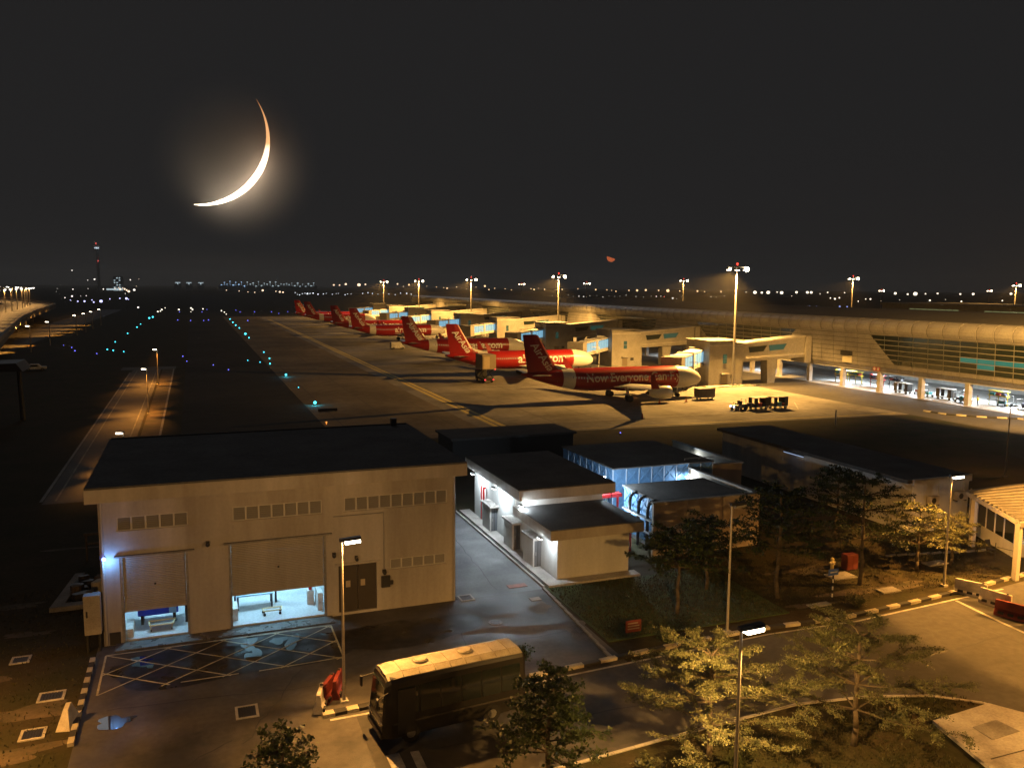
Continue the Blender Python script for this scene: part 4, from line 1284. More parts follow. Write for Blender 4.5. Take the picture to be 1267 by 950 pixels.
def make_airliner(slogan, scheme):
    """nose at local x=0 pointing +x, tail towards -x; camera sees the -y side"""
    root = thing('airliner', 'X', 'airliner')
    xs = [0.02, .25, .7, 1.3, 2.0, 2.8, 3.7, 4.8, 6.0, 6.3, 8, 11, 14, 17, 20, 23, 24.5, 26, 27.5, 29, 29.8, 31, 32.5, 34, 35.5, 36.7, 37.5]
    rings, mi = [], []
    for i, x in enumerate(xs):
        zc, r = fus_surface(x)
        r = max(r, .06)
        rings.append(ring(-x, zc, r, r * 1.03))
    for i in range(len(xs) - 1):
        xm = (xs[i] + xs[i + 1]) / 2
        mi.append(1 if xm < 6.0 or 27.4 < xm < 29.9 else 0)
    MB().loft(rings, mi=mi).build('fuselage', [AC_RED, AC_WHITE], root, smooth=True)
    # belly fairing
    MB().loft([ring(-9.5, 2.1, .2, .1), ring(-11, 2.15, 1.7, .55), ring(-15, 2.1, 2.0, .7), ring(-18.5, 2.15, 1.7, .55), ring(-20, 2.2, .2, .1)]).build('belly_fairing', AC_WHITE if scheme else AC_RED, root, smooth=True)
    # cockpit windows
    for k in range(6):
        a0 = -.95 + k * .32
        b = MB()
        pts = []
        for (x, aa, dz) in ((1.62, a0 + .02, .0), (1.62, a0 + .28, .0), (2.3, a0 + .28, .32), (2.3, a0 + .02, .32)):
            zc, r = fus_surface(x)
            zz = zc + .48 * r + dz
            rr = sqrt(max(.01, (r * 1.0) ** 2 - (zz - zc) ** 2)) + .015
            pts.append((-x, rr * sin(aa * 1.5), zz + .02))
        b.poly(pts)
        b.build('cockpit_window', glass_dark, root)
    # cabin windows as one row per side
    b = MB()
    for s in (-1, 1):
        for k in range(40):
            x = 7.2 + k * .53
            zc, r = fus_surface(x)
            dz = .42
            y = s * (sqrt(r * r - dz * dz) + .012)
            b.poly([(-x, y, zc + dz - .17), (-x - .24, y, zc + dz - .17), (-x - .24, y - s * .03, zc + dz + .17), (-x, y - s * .03, zc + dz + .17)])
    o = b.build('cabin_windows', mat('cabin_window_lit', (.3, .3, .28), .4, emit=(1, .85, .6), es=.05, cam_only=True), root)
    o['kind'] = 'stuff'
    for s in (-1, 1):
        for x in (5.0, 30.6):
            zc, r = fus_surface(x)
            b = MB()
            z0, z1 = zc - .6, zc + 1.2
            for (xa, xb, za, zb) in ((x - .45, x - .4, z0, z1), (x + .4, x + .45, z0, z1), (x - .4, x + .4, z1 - .06, z1)):
                ya = s * (sqrt(max(0.1, r * r - (za - zc) ** 2)) + .05)
                yb = s * (sqrt(max(0.1, r * r - (zb - zc) ** 2)) + .05)
                b.poly([(-xa, ya, za), (-xb, ya, za), (-xb, yb, zb), (-xa, yb, zb)])
            b.build('door_outline', metal_grey, root)
    # wings
    for s in (-1, 1):
        sec = [airfoil(-18.8, -11.2, .48, s * 1.2, 2.55), airfoil(-19.0, -14.0, .30, s * 6.4, 2.95), airfoil(-20.6, -18.7, .14, s * 16.6, 3.75), airfoil(-20.9, -19.4, .09, s * 16.95, 3.95)]
        sec = [[(x, y, z) for x, y, z in q] for q in sec]
        w_ = MB().loft(sec).build('wing', AC_GREY, root)
        MB().loft([[(-19.3, s * 16.9, 3.9), (-20.9, s * 16.9, 3.9), (-20.9, s * 17.02, 3.9), (-19.3, s * 17.02, 3.9)], [(-20.9, s * 17.65, 6.3), (-21.5, s * 17.65, 6.3), (-21.5, s * 17.7, 6.3), (-20.9, s * 17.7, 6.3)]]).build('winglet', AC_RED, w_)
        for yy in (4.0, 9.0, 12.5):
            MB().loft([ring(-17.5 - .1 * yy, 2.45 + .065 * yy, .05, .05, 8), ring(-19 - .1 * yy, 2.4 + .065 * yy, .2, .2, 8), ring(-20.6 - .1 * yy, 2.5 + .065 * yy, .04, .04, 8)]).build('flap_fairing', AC_GREY, w_).location = (0, s * yy, 0)
        # engine
        e = MB().loft([ring(-10.3, 0, 1.02, 1.02), ring(-10.45, 0, 1.13, 1.13), ring(-11.4, 0, 1.2, 1.2), ring(-12.6, 0, 1.12, 1.12), ring(-13.8, 0, .85, .85), ring(-14.9, 0, .45, .45)], cap=False).build('engine', AC_WHITE, root, smooth=True)
        e.location = (0, s * 5.75, 1.72)
        MB().loft([ring(-10.32, 0, 1.0, 1.0), ring(-11.0, 0, .95, .95)], cap=False).poly(ring(-11.0, 0, .95, .95)).build('fan', metal_dark, e)
        MB().loft([ring(-10.5, 0, .02, .02, 10), ring(-10.98, 0, .3, .3, 10)]).build('spinner', AC_WHITE, e)
        MB().loft([ring(-14.2, 0, .55, .55, 12), ring(-15.4, 0, .12, .12, 12)]).build('exhaust_cone', metal_dark, e)
        MB().hexa([(-14.8, -.15, .7), (-11.3, -.15, .9), (-11.3, .15, .9), (-14.8, .15, .7), (-15.8, -.1, 1.25), (-12.6, -.1, 1.3), (-12.6, .1, 1.3), (-15.8, .1, 1.25)]).build('pylon', AC_WHITE, e)
        # tailplane
        MB().loft([airfoil(-35.6, -31.6, .22, s * .4, 4.7), airfoil(-36.4, -34.6, .09, s * 6.2, 5.3)]).build('tailplane', AC_GREY, root)
        # main gear
        gpar = MB().tube((-17.7, s * 3.3, 2.5), (-17.7, s * 3.8, .55), .13).tube((-17.7, s * 3.8, 1.2), (-17.7, s * 2.2, 2.2), .07).build('main_gear', AC_WHITE, root)
        for d in (-.45, .45):
            MB().tube((-17.7, s * 3.8 + d - .2, .58), (-17.7, s * 3.8 + d + .2, .58), .58, n=16).build('wheel', rubber, gpar)
    ng = MB().tube((-5.07, 0, 2.0), (-5.07, 0, .4), .09).box(-5.3, -.3, 1.7, -4.4, .3, 1.76).build('nose_gear', AC_WHITE, root)
    for d in (-.25, .25):
        MB().tube((-5.07, d - .1, .38), (-5.07, d + .1, .38), .38, n=14).build('wheel', rubber, ng)
    # fin
    sec = []
    for (xa, xb, th, z) in ((-29.6, -36.3, .42, 5.2), (-31.0, -36.5, .36, 6.4), (-34.3, -37.3, .2, 11.6), (-34.8, -37.2, .12, 11.8)):
        c = xb - xa
        sec.append([(xa + c * u, th * v, z) for u, v in ((0, 0), (.1, .6), (.4, 1), (1, .05), (1, -.05), (.4, -1), (.1, -.6))])
    fin = MB().loft(sec).build('fin', AC_RED, root)
    MB().loft([[(-27.5, -.06, 5.55), (-29.9, -.1, 5.4), (-29.9, .1, 5.4), (-27.5, .06, 5.55)], [(-31.0, -.06, 6.5), (-31.1, -.08, 6.4), (-31.1, .08, 6.4), (-31.0, .06, 6.5)]]).build('fin_fillet', AC_WHITE, fin)
    # lettering on tail (reads on both sides)
    for s in (-1, 1):
        me = text_mesh('AirAsia', 2.0, shear=.25, bold=.03)
        for v in me.vertices:
            a = R(-52) if s == -1 else R(52)
            x, z = v.co.x, v.co.y
            X, Z = x * cos(a) - z * sin(a), x * sin(a) + z * cos(a)
            Xw = X if s == -1 else -X
            if s == 1:
                X, Z = -(x * cos(R(-52)) + 0) - 0, 0
                a2 = R(52)
                X, Z = -(x * cos(a2) - z * sin(a2)), x * sin(a2) + z * cos(a2)
                v.co = Vector((-33.7 + X, .40, 8.0 + Z))
            else:
                v.co = Vector((-33.7 + X, -.40, 8.0 + Z))
        me.materials.append(AC_GOLD if scheme == 0 else AC_WTXT)
        o = bpy.data.objects.new('lettering', me)
        COL.objects.link(o)
        o.parent = fin
    # lettering on the fuselage sides, wrapped on the surface
    for s in (-1, 1):
        me = text_mesh(slogan, 2.1 if scheme == 0 else 2.75, bold=.03 if scheme == 0 else .06)
        mx = max(v.co.x for v in me.vertices)
        for v in me.vertices:
            x = v.co.x * (1 if s == -1 else -1) - (15.6 if scheme == 0 else 14.2)
            dz = v.co.y + (.35 if scheme == 0 else .25)
            zc, r = fus_surface(-x)
            v.co = Vector((x, s * (sqrt(max(.05, r * r - dz * dz)) + .07), zc + dz))
        me.materials.append(AC_GOLD if scheme == 0 else AC_WTXT)
        o = bpy.data.objects.new('lettering', me)
        COL.objects.link(o)
        o.parent = root
    return root


ac0 = make_airliner('Now Everyone Can Fly', 0)
ac1 = make_airliner('airasia.com', 1)
spots = [(88.0, 131.6, -1.0), (86.4, 173.2, 0), (87.0, 216.5, 0), (87.5, 298.5, 0), (87.0, 338.8, 0), (86.5, 419.0, 0), (86.0, 456.0, 0)]
lbs = ['red airliner nearest the camera with long pale slogan on its side', 'red airliner second from the camera with big white lettering', 'red airliner third from the camera, dark tail', 'fourth airliner from the camera along the row', 'fifth airliner from the camera along the row', 'second farthest airliner in the row', 'farthest airliner in the row, at the far left']
for i, (x, y, a) in enumerate(spots):
    o = ac0 if i == 0 else (ac1 if i == 1 else copy_tree(ac1))
    o.location = (x, y, .012)
    o.rotation_euler = (0, 0, R(a))
    o.scale = (.95, 1, 1)
    tag(o, lbs[i], 'airliner', 'airliners parked at the pier')


# ================================================================== APRON LIGHT MASTS
def mast(x, y, h, power, label, group, z0=0.0, near=True, spread=2.3, aim=(-.22, .14, -1)):
    t = thing('light_mast', label, 'light mast', (x, y, z0), group=group)
    MB().tube((0, 0, 0), (0, 0, h), .32, .16, n=10).build('pole', pole_m, t)
    MB().box(-.6, -.6, 0, .6, .6, .4).build('footing', conc2, t)
    MB().box(-spread, -.15, h - .1, spread, .15, h + .1).box(-.3, -.5, h - .2, .3, .5, h + .25).build('head_frame', metal_grey, t)
    b = MB()
    for k in range(3):
        xx = -spread + .3 + k * (2 * spread - .6) / 2
        b = MB().hexa([(xx - .32, -.35, h - .55), (xx + .32, -.35, h - .55), (xx + .32, .35, h - .55), (xx - .32, .35, h - .55), (xx - .25, -.22, h - .12), (xx + .25, -.22, h - .12), (xx + .25, .22, h - .12), (xx - .25, .22, h - .12)])
        fl = b.build('floodlight', metal_dark, t)
        MB().box(xx - .3, -.33, h - .64, xx + .3, .33, h - .56).build('lens', lightmat('flood_lens', (1.0, .80, .50), 30), fl)
        if k != 1:
            MB().ball((xx, -.42, h - .42), .48 if k == 2 else .26, n=12, m=8).build('lamp_glass', MATS['flood_lens'], fl)
    MB().ball((0, 0, h + .65), .22).tube((0, 0, h + .2), (0, 0, h + .5), .05).build('warning_light', lightmat('obstruction_red', (1, .05, .03), 3), t)
    if power:
        lamp_light('SPOT', (-1.2, 0, h - .95), power, SODIUM, t, radius=.35, aim=aim, angle=148, blend=.45)
    return t


G1 = 'apron light masts in front of the terminal'
mast(103, 142.2, 24.2, 265000, 'tall floodlight mast nearest the camera, beside the first stair tower', G1)
mast(109.6, 245, 23.6, 185000, 'second floodlight mast along the front of the terminal', G1)
mast(110, 336, 23.0, 185000, 'third floodlight mast along the front of the terminal', G1)
mast(110, 423, 22.7, 185000, 'fourth floodlight mast along the front of the terminal', G1)
mast(110, 508, 22.5, 185000, 'farthest floodlight mast along the front of the terminal', G1)
G2 = 'light masts behind the terminal roof'
mast(240, 257, 24.4, 60000, 'floodlight mast behind the terminal roof at the right', G2)
mast(240, 377, 24.0, 60000, 'floodlight mast behind the terminal roof left of the tallest mast', G2)
mast(240, 492, 22.6, 0, 'floodlight mast behind the terminal below the small red moon', G2)
mast(240, 607, 22.1, 0, 'leftmost floodlight mast behind the terminal roof', G2)
mast(350, 274, 22.6, 60000, 'floodlight mast at the right edge behind the terminal', G2)
mast(500, 505, 19.2, 0, 'small floodlight mast beyond the second pier, left one', G2)
mast(600, 493, 19.8, 0, 'small floodlight mast beyond the second pier, right one', G2)
t = mast(104, 66, 24, 0, 'floodlight mast beyond the right edge of the view', G1)
lamp_light('SPOT', (1.2, 0, 23.0), 290000, SODIUM, t, radius=.35, aim=(.64, .77, -.42), angle=84, blend=.5)
# second pier behind
t = thing('second_pier', 'second terminal pier far behind the roof at the right', 'terminal', (300, 230, 0))
MB().box(0, -130, 0, 34, 72, 13.0).build('wall', cladding, t)
MB().box(-.8, -130.5, 13.02, 35, 72.5, 14.0).build('roof', conc2, t)
for k, (a, c) in enumerate([(30, 56), (-12, 18), (-60, -28), (-110, -75)]):
    w_ = MB().box(-.12, a, 8.2, -.01, c, 11.6).build('window_band', mat('pier_glass_lit', (.05, .08, .06), .2, emit=(.30, .32, .14), es=.5, cam_only=True), t)
    for q in range(9):
        y = a + (c - a) * q / 8
        MB().box(-.22, y - .15, 8.15, -.125, y + .15, 11.65).build('mullion', cladding, w_)

# ================================================================== APRON VEHICLES
t = thing('baggage_tractor', 'small tractor with headlights on towing two dark carts', 'tractor', (83.9, 113.9, .02), R(184))
MB().box(-1.4, -.65, .35, 1.4, .65, .85).box(-1.35, -.6, .85, -.2, .6, 1.0).build('body', mat('tractor_paint', (.3, .29, .27), .5), t, bevel=.05)
MB().box(-.1, -.55, .86, .4, .55, 1.05).box(-.2, -.55, 1.05, -.05, .55, 1.5).build('seat', metal_dark, t)
MB().path([(-.9, -.6, .9), (-.9, -.6, 1.75), (-.9, .6, 1.75), (-.9, .6, .9)], .04).build('roll_bar', metal_dark, t)
for (x, y) in ((-.9, -.6), (.9, -.6), (-.9, .6), (.9, .6)):
    wheel(t, x, y, .32, .22)
for y in (-.42, .42):
    MB().tube((1.38, y, .65), (1.44, y, .65), .16, n=12).build('headlight', lightmat('headlight_white', (.92, .95, 1), 6), t)
MB().tube((1.0, -.2, 1.0), (1.0, -.2, 1.3), .05).build('beacon', metal_dark, t)
bag_cart('dark covered baggage cart coupled behind the tractor', 87.4, 113.4, R(184), lug, closed=True, z=.02)
bag_cart('dark covered baggage cart at the end of the train', 91.2, 113.2, R(184), lug[1:], closed=True, z=.02)
t = thing('container_dolly', 'dark freight container on a dolly by the airliner nose', 'container', (86.0, 127, .02))
MB().box(-1.7, -.8, .5, 1.7, .8, 1.95).build('container', mat('container_grey', (.12, .11, .1), .6, col2=(.08, .075, .07), scale=1), t, bevel=.03)
MB().box(-1.75, -.85, 1.96, 1.75, .85, 2.02).build('top_sheet', conc_light, t)
MB().box(-1.7, -.7, .36, 1.7, .7, .48).build('dolly', metal_grey, t)
for (x, y) in ((-1.2, -.6), (1.2, -.6), (-1.2, .6), (1.2, .6)):
    wheel(t, x, y, .17, .14)
t = thing('high_loader_truck', 'dark truck with raised lit box standing behind an airliner tail', 'truck', (57, 164.5, .02), R(90))
MB().box(-2.6, -1.1, .5, 3.4, 1.1, .9).build('chassis', metal_dark, t)
MB().box(2.0, -1.1, .9, 3.5, 1.1, 2.4).build('cab', metal_dark, t, bevel=.08)
MB().box(3.505, -.95, 1.5, 3.53, .95, 2.2).build('windscreen', glass_dark, t)
lf = MB()
for s in (-.9, .9):
    lf.tube((-2.2, s, .95), (1.6, s, 2.8), .09).tube((1.6, s, .95), (-2.2, s, 2.8), .09)
lf.build('scissor_lift', metal_dark, t)
bx = MB().box(-2.5, -1.5, 2.85, 1.9, 1.5, 5.9).build('box', mat('loader_box', (.30, .24, .16), .6), t)
MB().box(-2.56, -.1, 3.0, -2.505, 1.3, 5.5).build('rear_door', mat('loader_door', (.5, .4, .25), .6), bx)
for y in (-.9, .9):
    MB().box(-2.66, y - .14, .6, -2.605, y + .14, .8).build('tail_light', lightmat('tail_red', (1, .05, .06), 3), t)
MB().box(-2.62, -1.4, 2.75, -2.565, -1.2, 2.9).build('marker_light', MATS['tail_red'], t)
for (x, y) in ((-1.6, -.95), (2.5, -.95), (-1.6, .95), (2.5, .95)):
    wheel(t, x, y, .45, .3)
for i, (x, y) in enumerate([(64.0, 110.9), (74.8, 123.9), (76.2, 138), (80.5, 124.5)]):
    t = thing('traffic_cone', ['orange cone on the open apron below the wing shadow', 'orange cone beside the near engine', 'orange cone by the main gear', 'orange cone ahead of the near engine'][i], 'cone', (x, y, .014))
    MB().tube((0, 0, .05), (0, 0, .8), .2, .05, n=10).build('cone', mat('cone_orange', (.6, .12, .02), .5), t)
    MB().box(-.26, -.26, 0, .26, .26, .05).build('base', rubber, t)
for i, (x, y, rz) in enumerate([(96, 226, 1.2), (92, 262, .2), (98, 312, 1.0), (90, 360, .1), (94, 400, .4), (60, 258, .1)]):
    t = thing('service_van', ['white service van by the second mast', 'white service van on the empty stand', 'white service van by the third mast', 'white service van beyond the fifth airliner', 'farthest white service van', 'white service van on the taxi lane side of the empty stand'][i], 'van', (x, y, .02), rz)
    MB().hexa([(-2.3, -.9, .4), (2.3, -.9, .4), (2.3, .9, .4), (-2.3, .9, .4), (-2.2, -.8, 2.2), (1.1, -.8, 2.2), (1.1, .8, 2.2), (-2.2, .8, 2.2)]).build('body', white_paint, t, bevel=.08)
    MB().hexa([(1.45, -.86, 1.35), (1.9, -.86, 1.35), (1.9, .86, 1.35), (1.45, .86, 1.35), (1.18, -.82, 2.0), (1.35, -.82, 2.0), (1.35, .82, 2.0), (1.18, .82, 2.0)]).build('windscreen', glass_dark, t)
    for (xx, yy) in ((-1.5, -.85), (1.5, -.85), (-1.5, .85), (1.5, .85)):
        wheel(t, xx, yy, .35, .22)
t = thing('ground_power_unit', 'small tow unit on the far apron beside the third airliner', 'tow unit', (68.5, 196, .02))
MB().box(-1.2, -.7, .4, 1.2, .7, 1.5).build('body', metal_dark, t, bevel=.05)
MB().box(-.5, -.72, 1.5, .5, .4, 1.8).build('hood', metal_dark, t)
for (xx, yy) in ((-.8, -.6), (.8, -.6), (-.8, .6), (.8, .6)):
    wheel(t, xx, yy, .3, .2)
t = thing('white_car', 'white car parked far left beyond the service road', 'car', (-34, 216, .02), R(5))
MB().box(-2.2, -.85, .35, 2.2, .85, .9).hexa([(-1.5, -.8, .9), (1.2, -.8, .9), (1.2, .8, .9), (-1.5, .8, .9), (-1.1, -.7, 1.5), (.6, -.7, 1.5), (.6, .7, 1.5), (-1.1, .7, 1.5)]).build('body', white_paint, t, bevel=.08)
MB().box(-1.0, -.83, .98, .5, -.79, 1.35).build('window', glass_dark, t)
for (xx, yy) in ((-1.4, -.8), (1.4, -.8), (-1.4, .8), (1.4, .8)):
    wheel(t, xx, yy, .32, .2)
# ================================================================== BUS
bus = thing('bus', 'dark midi bus with pale roof parked on the access road', 'bus', (10.45, 35.15, .02), R(5.6))
BW, BL, BH = 1.06, 3.5, 3.06
body_m = mat('bus_body', (.022, .021, .02), .4, col2=(.016, .015, .015), scale=1, spec=.5)
roof_m = mat('bus_roof', (.50, .46, .37), .55, col2=(.30, .27, .2), scale=1.3, bump=.1, bscale=6)


def busring(x, w, zt, zb, tilt=0.0):
    pts = [(w, zb), (w, 1.0), (w - .02, 1.9), (w - .1, zt - .26), (w - .22, zt - .08), (w * .5, zt - .01), (-w * .5, zt - .01), (-w + .22, zt - .08), (-w + .1, zt - .26), (-w + .02, 1.9), (-w, 1.0), (-w, zb)]
    return [(x - tilt * max(0, z - 1.2) * -1, y, z) for y, z in pts]


secs = [busring(-3.5, .92, 2.80, .55, .16), busring(-3.42, 1.0, 2.93, .42, .10), busring(-3.1, BW, BH, .36, .03), busring(-1, BW, BH, .36), busring(2.6, BW, BH, .36), busring(3.35, BW, BH - .01, .4), busring(3.48, 1.0, BH - .12, .5)]
MB().loft(secs).build('body', body_m, bus)
rf = MB().loft([[(x_, y_, z_) for (x_, y_, z_) in ((-3.02, -.86, 2.95), (-3.02, -.5, 3.085), (-3.02, .5, 3.085), (-3.02, .86, 2.95))], [(3.36, -.9, 2.97), (3.36, -.5, 3.085), (3.36, .5, 3.085), (3.36, .9, 2.97)]], closed=False).build('roof_skin', roof_m, bus)
rp = MB()
rw = [(-.88, 2.965), (-.5, 3.09), (.5, 3.09), (.88, 2.965)]
xs_ = [-3.2, -2.45, -1.7, -.95, -.2, .55, 1.3, 2.05, 2.75, 3.34]
for k in range(len(xs_) - 1):
    b = MB()
    xa, xb = xs_[k] + .02, xs_[k + 1] - .02
    dz = -.06 if k == 0 else 0
    for i in range(3):
        (ya, za), (yb, zb) = rw[i], rw[i + 1]
        g_ = .012
        b.hexa([(xa, ya + g_, za + dz), (xb, ya + g_, za), (xb, yb - g_, zb), (xa, yb - g_, zb + dz), (xa, ya + g_, za + .03 + dz), (xb, ya + g_, za + .03), (xb, yb - g_, zb + .03), (xa, yb - g_, zb + .03 + dz)])
    b.build('roof_panel', roof_m, rf)
for (x) in (-1.35, .85):
    h_ = MB().tube((x, 0.1, 3.11), (x, 0.1, 3.2), .36, .34, n=24).build('roof_hatch', roof_m, bus)
    MB().tube((x, 0.1, 3.201), (x, 0.1, 3.24), .31, .27, n=24).build('hatch_lid', roof_m, h_)
for s in (-1, 1):
    for k in range(6):
        xa = -2.75 + k * 1.0
        MB().hexa([(xa, s * (BW - .035), 1.35), (xa + .93, s * (BW - .035), 1.35), (xa + .93, s * (BW + .012), 1.35), (xa, s * (BW + .012), 1.35), (xa, s * (BW - .12), 2.55), (xa + .93, s * (BW - .12), 2.55), (xa + .93, s * (BW - .055), 2.55), (xa, s * (BW - .055), 2.55)]).build('side_window', glass_dark, bus)
    MB().box(-3.0, s * BW - .012 if s > 0 else -BW - .02, .95, 3.3, s * BW + .02 if s > 0 else -BW + .012, 1.02).build('trim_strip', mat('bus_trim', (.06, .055, .05), .4), bus)
    wb = MB().tube((-3.2, s * 1.05, 2.5), (-3.75, s * 1.2, 2.35), .025).box(-3.82, s * 1.2 - .1, 1.95, -3.74, s * 1.2 + .1, 2.4).build('mirror', metal_dark, bus)
    for x in (-2.2, 1.75):
        wheel(bus, x, s * .92, .42, .3)
    MB().box(-3.46, s * .62 - .16, .72, -3.36, s * .62 + .16, .92).build('headlight', mat('lamp_glass', (.3, .3, .28), .1), bus)
MB().hexa([(-3.46, -.88, 1.25), (-3.44, .88, 1.25), (-3.38, .88, 1.25), (-3.38, -.88, 1.25), (-3.33, -.82, 2.62), (-3.33, .82, 2.62), (-3.22, .82, 2.62), (-3.22, -.82, 2.62)]).build('windscreen', glass_dark, bus)
MB().box(-3.56, -.95, .98, -3.42, .95, 1.06).build('chrome_strip', mat('chrome', (.7, .68, .62), .15, metal=1.0), bus)
MB().box(-3.58, -1.0, .38, -3.4, 1.0, .66).build('bumper', body_m, bus, bevel=.05)
MB().box(-2.9 + .1, -BW - .022, .5, -2.1 + .1, -BW - .002, 2.5).build('door', mat('bus_door', (.03, .03, .03), .3), bus)
for k in range(3):
    MB().box(-3.22 + .0, -.4 + k * .18, 2.93, -3.14, -.3 + k * .18, 3.06).build('marker_lamp', metal_dark, bus)


# ================================================================== STREET LAMPS
def street_lamp(x, y, h, label, power=0, arm=(1, 0), col=AMBER, aim=(0, 0, -1), angle=158, blend=.4, lens=(1, .86, .62), ls=16, reach=.9, group='street lamps', rad=.12, thin=1.0, kind='SPOT'):
    t = thing('street_lamp', label, 'street lamp', (x, y, 0), group=group)
    MB().tube((0, 0, 0), (0, 0, h), .085 * thin, .05 * thin, n=10).build('pole', pole_m, t)
    MB().box(-.18, -.18, 0, .18, .18, .12).build('base_plate', conc_light, t)
    ax = Vector((*arm, 0)).normalized()
    n = Vector((-ax.y, ax.x, 0))
    e = ax * reach
    z = h
    w0, w1 = .12, .19
    s_, q = ax * -.1, e
    hd = MB().hexa([(s_ - n * w0 + Vector((0, 0, z - .02))), (q - n * w1 + Vector((0, 0, z + .04))), (q + n * w1 + Vector((0, 0, z + .04))), (s_ + n * w0 + Vector((0, 0, z - .02))),
                    (s_ - n * w0 * .7 + Vector((0, 0, z + .12))), (q - n * w1 * .7 + Vector((0, 0, z + .16))), (q + n * w1 * .7 + Vector((0, 0, z + .16))), (s_ + n * w0 * .7 + Vector((0, 0, z + .12)))]).build('lamp_head', metal_dark, t)
    c = ax * reach * .58
    a0, a1 = ax * reach * .18, ax * reach * .97
    w = w1 * .92
    zz = z - .05
    MB().hexa([a0 - n * w + Vector((0, 0, zz - .10)), a1 - n * w + Vector((0, 0, zz - .06)), a1 + n * w + Vector((0, 0, zz - .06)), a0 + n * w + Vector((0, 0, zz - .10)),
               a0 - n * w + Vector((0, 0, zz + .02)), a1 - n * w + Vector((0, 0, zz + .07)), a1 + n * w + Vector((0, 0, zz + .07)), a0 + n * w + Vector((0, 0, zz + .02))]).build('lens', lightmat('lamp_lens', lens, ls) if power else mat('lens_off', (.2, .2, .19), .2), hd)
    if power:
        lamp_light(kind, c + Vector((0, 0, z - .32)), power, col, t, radius=rad, aim=aim, angle=angle, blend=blend)
    return t


t = street_lamp(6.2, 38.5, 8.0, 'lit street lamp in front of the workshop beside the bus', 8500, (1, .0), col=(1, .44, .085), angle=116, blend=.9, aim=(.15, -.62, -1))
lamp_light('POINT', (.55, 0, 7.6), 900, (1, .53, .17), t, radius=.15)
street_lamp(17.75, 23.45, 8.0, 'lit street lamp rising between the two bright foreground trees', 10500, (1, 0), angle=150, blend=.6, aim=(.42, .42, -1), col=(1, .50, .12))
street_lamp(28.6, 39.1, 7.6, 'unlit street lamp by the kerb in front of the tan tank wall', 0, (1, 0))
street_lamp(47.1, 40.5, 7.6, 'lit street lamp beside the pale end wall of the long building', 7500, (1, -.1))
street_lamp(81.3, 63.2, 7.6, 'lit street lamp at the right edge before the terminal undercroft', 900, (1, 0))
street_lamp(-9.5, 20.0, 8.0, 'unseen fill lamp added left of the forecourt', 5000, (1, .2), kind='POINT', col=(1, .50, .15))  # added out of view as fill light on the workshop wall
street_lamp(-13.6, 37.0, 8.0, 'lit street lamp on the grass left of the forecourt', 10000, (1, .0), angle=140, blend=.6)
street_lamp(42.0, 17.5, 8.0, 'lit street lamp beside the concrete slab', 15000, (-1, .0), angle=136, blend=.3, aim=(-.35, .1, -1))
street_lamp(63, 32, 12.0, 'tall lit street lamp beside the right hand road', 78000, (-1, .0), aim=(0, 0, -1), angle=130, blend=.04, rad=.1)
for i, (x, y) in enumerate([(-7.3, 96), (-6.9, 139), (-6.9, 180)]):
    hh = 4.3 if i == 0 else 7.0
    t = street_lamp(x, y, hh, 'lit street lamp on the left service road, %s' % ['nearest, behind the workshop roof', 'middle one', 'farthest one'][i], 4000 if i == 0 else 9000, (-1, 0), aim=(-.12, 0, -1), angle=88, blend=1.0, col=(1, .38, .055), group='service road lamps', reach=.75, rad=.15)
    for sy in (-1, 1):
        lamp_light('SPOT', (-.5, 0, hh - .35), 4500 if i == 0 else 9000, (1, .38, .055), t, radius=.15, aim=(-.16, sy * 1.25, -1), angle=58, blend=1.0)
for i, (x, y) in enumerate([(-41, 441), (-41, 406), (-41, 380), (-42, 360), (-43, 302), (-44, 274)]):
    street_lamp(x, y, 7.6, 'lit lamp beside the far perimeter road', 30000, (-1, 0), aim=(-1.6, -.25, -1), angle=70, blend=.4, group='far perimeter road lamps', reach=1.1, rad=.2, thin=1.6, ls=30)

# ================================================================== ROAD BARRIERS, SIGNS


def barrier(x, y, rz, m, label, L=1.9):
    t = thing('road_barrier', label, 'road barrier', (x, y, .02), rz, 'plastic road barriers')
    prof = [(-.28, 0), (.28, 0), (.26, .22), (.13, .42), (.09, .95), (-.09, .95), (-.13, .42), (-.26, .22)]
    secs = []
    for xx, sc in ((-L / 2, .85), (-L / 2 + .06, 1), (L / 2 - .06, 1), (L / 2, .85)):
        secs.append([(xx, yy * sc, zz * (.98 if sc < 1 else 1)) for yy, zz in prof])
    MB().loft(secs).build('body', m, t)
    for k in (-.55, 0, .55):
        MB().box(k - .16, -.30, .14, k + .16, -.2, .30).build('fork_pocket', black_paint, t)
    for k in (-.5, .5):
        MB().hexa([(k - .2, -.14, .5), (k + .2, -.14, .5), (k + .2, -.09, .5), (k - .2, -.09, .5), (k - .2, -.12, .85), (k + .2, -.12, .85), (k + .2, -.08, .85), (k - .2, -.08, .85)]).build('recess_plate', m, t)
    MB().tube((L / 2 - .25, 0, .95), (L / 2 - .25, 0, 1.0), .07).build('filler_cap', black_paint, t)
    return t


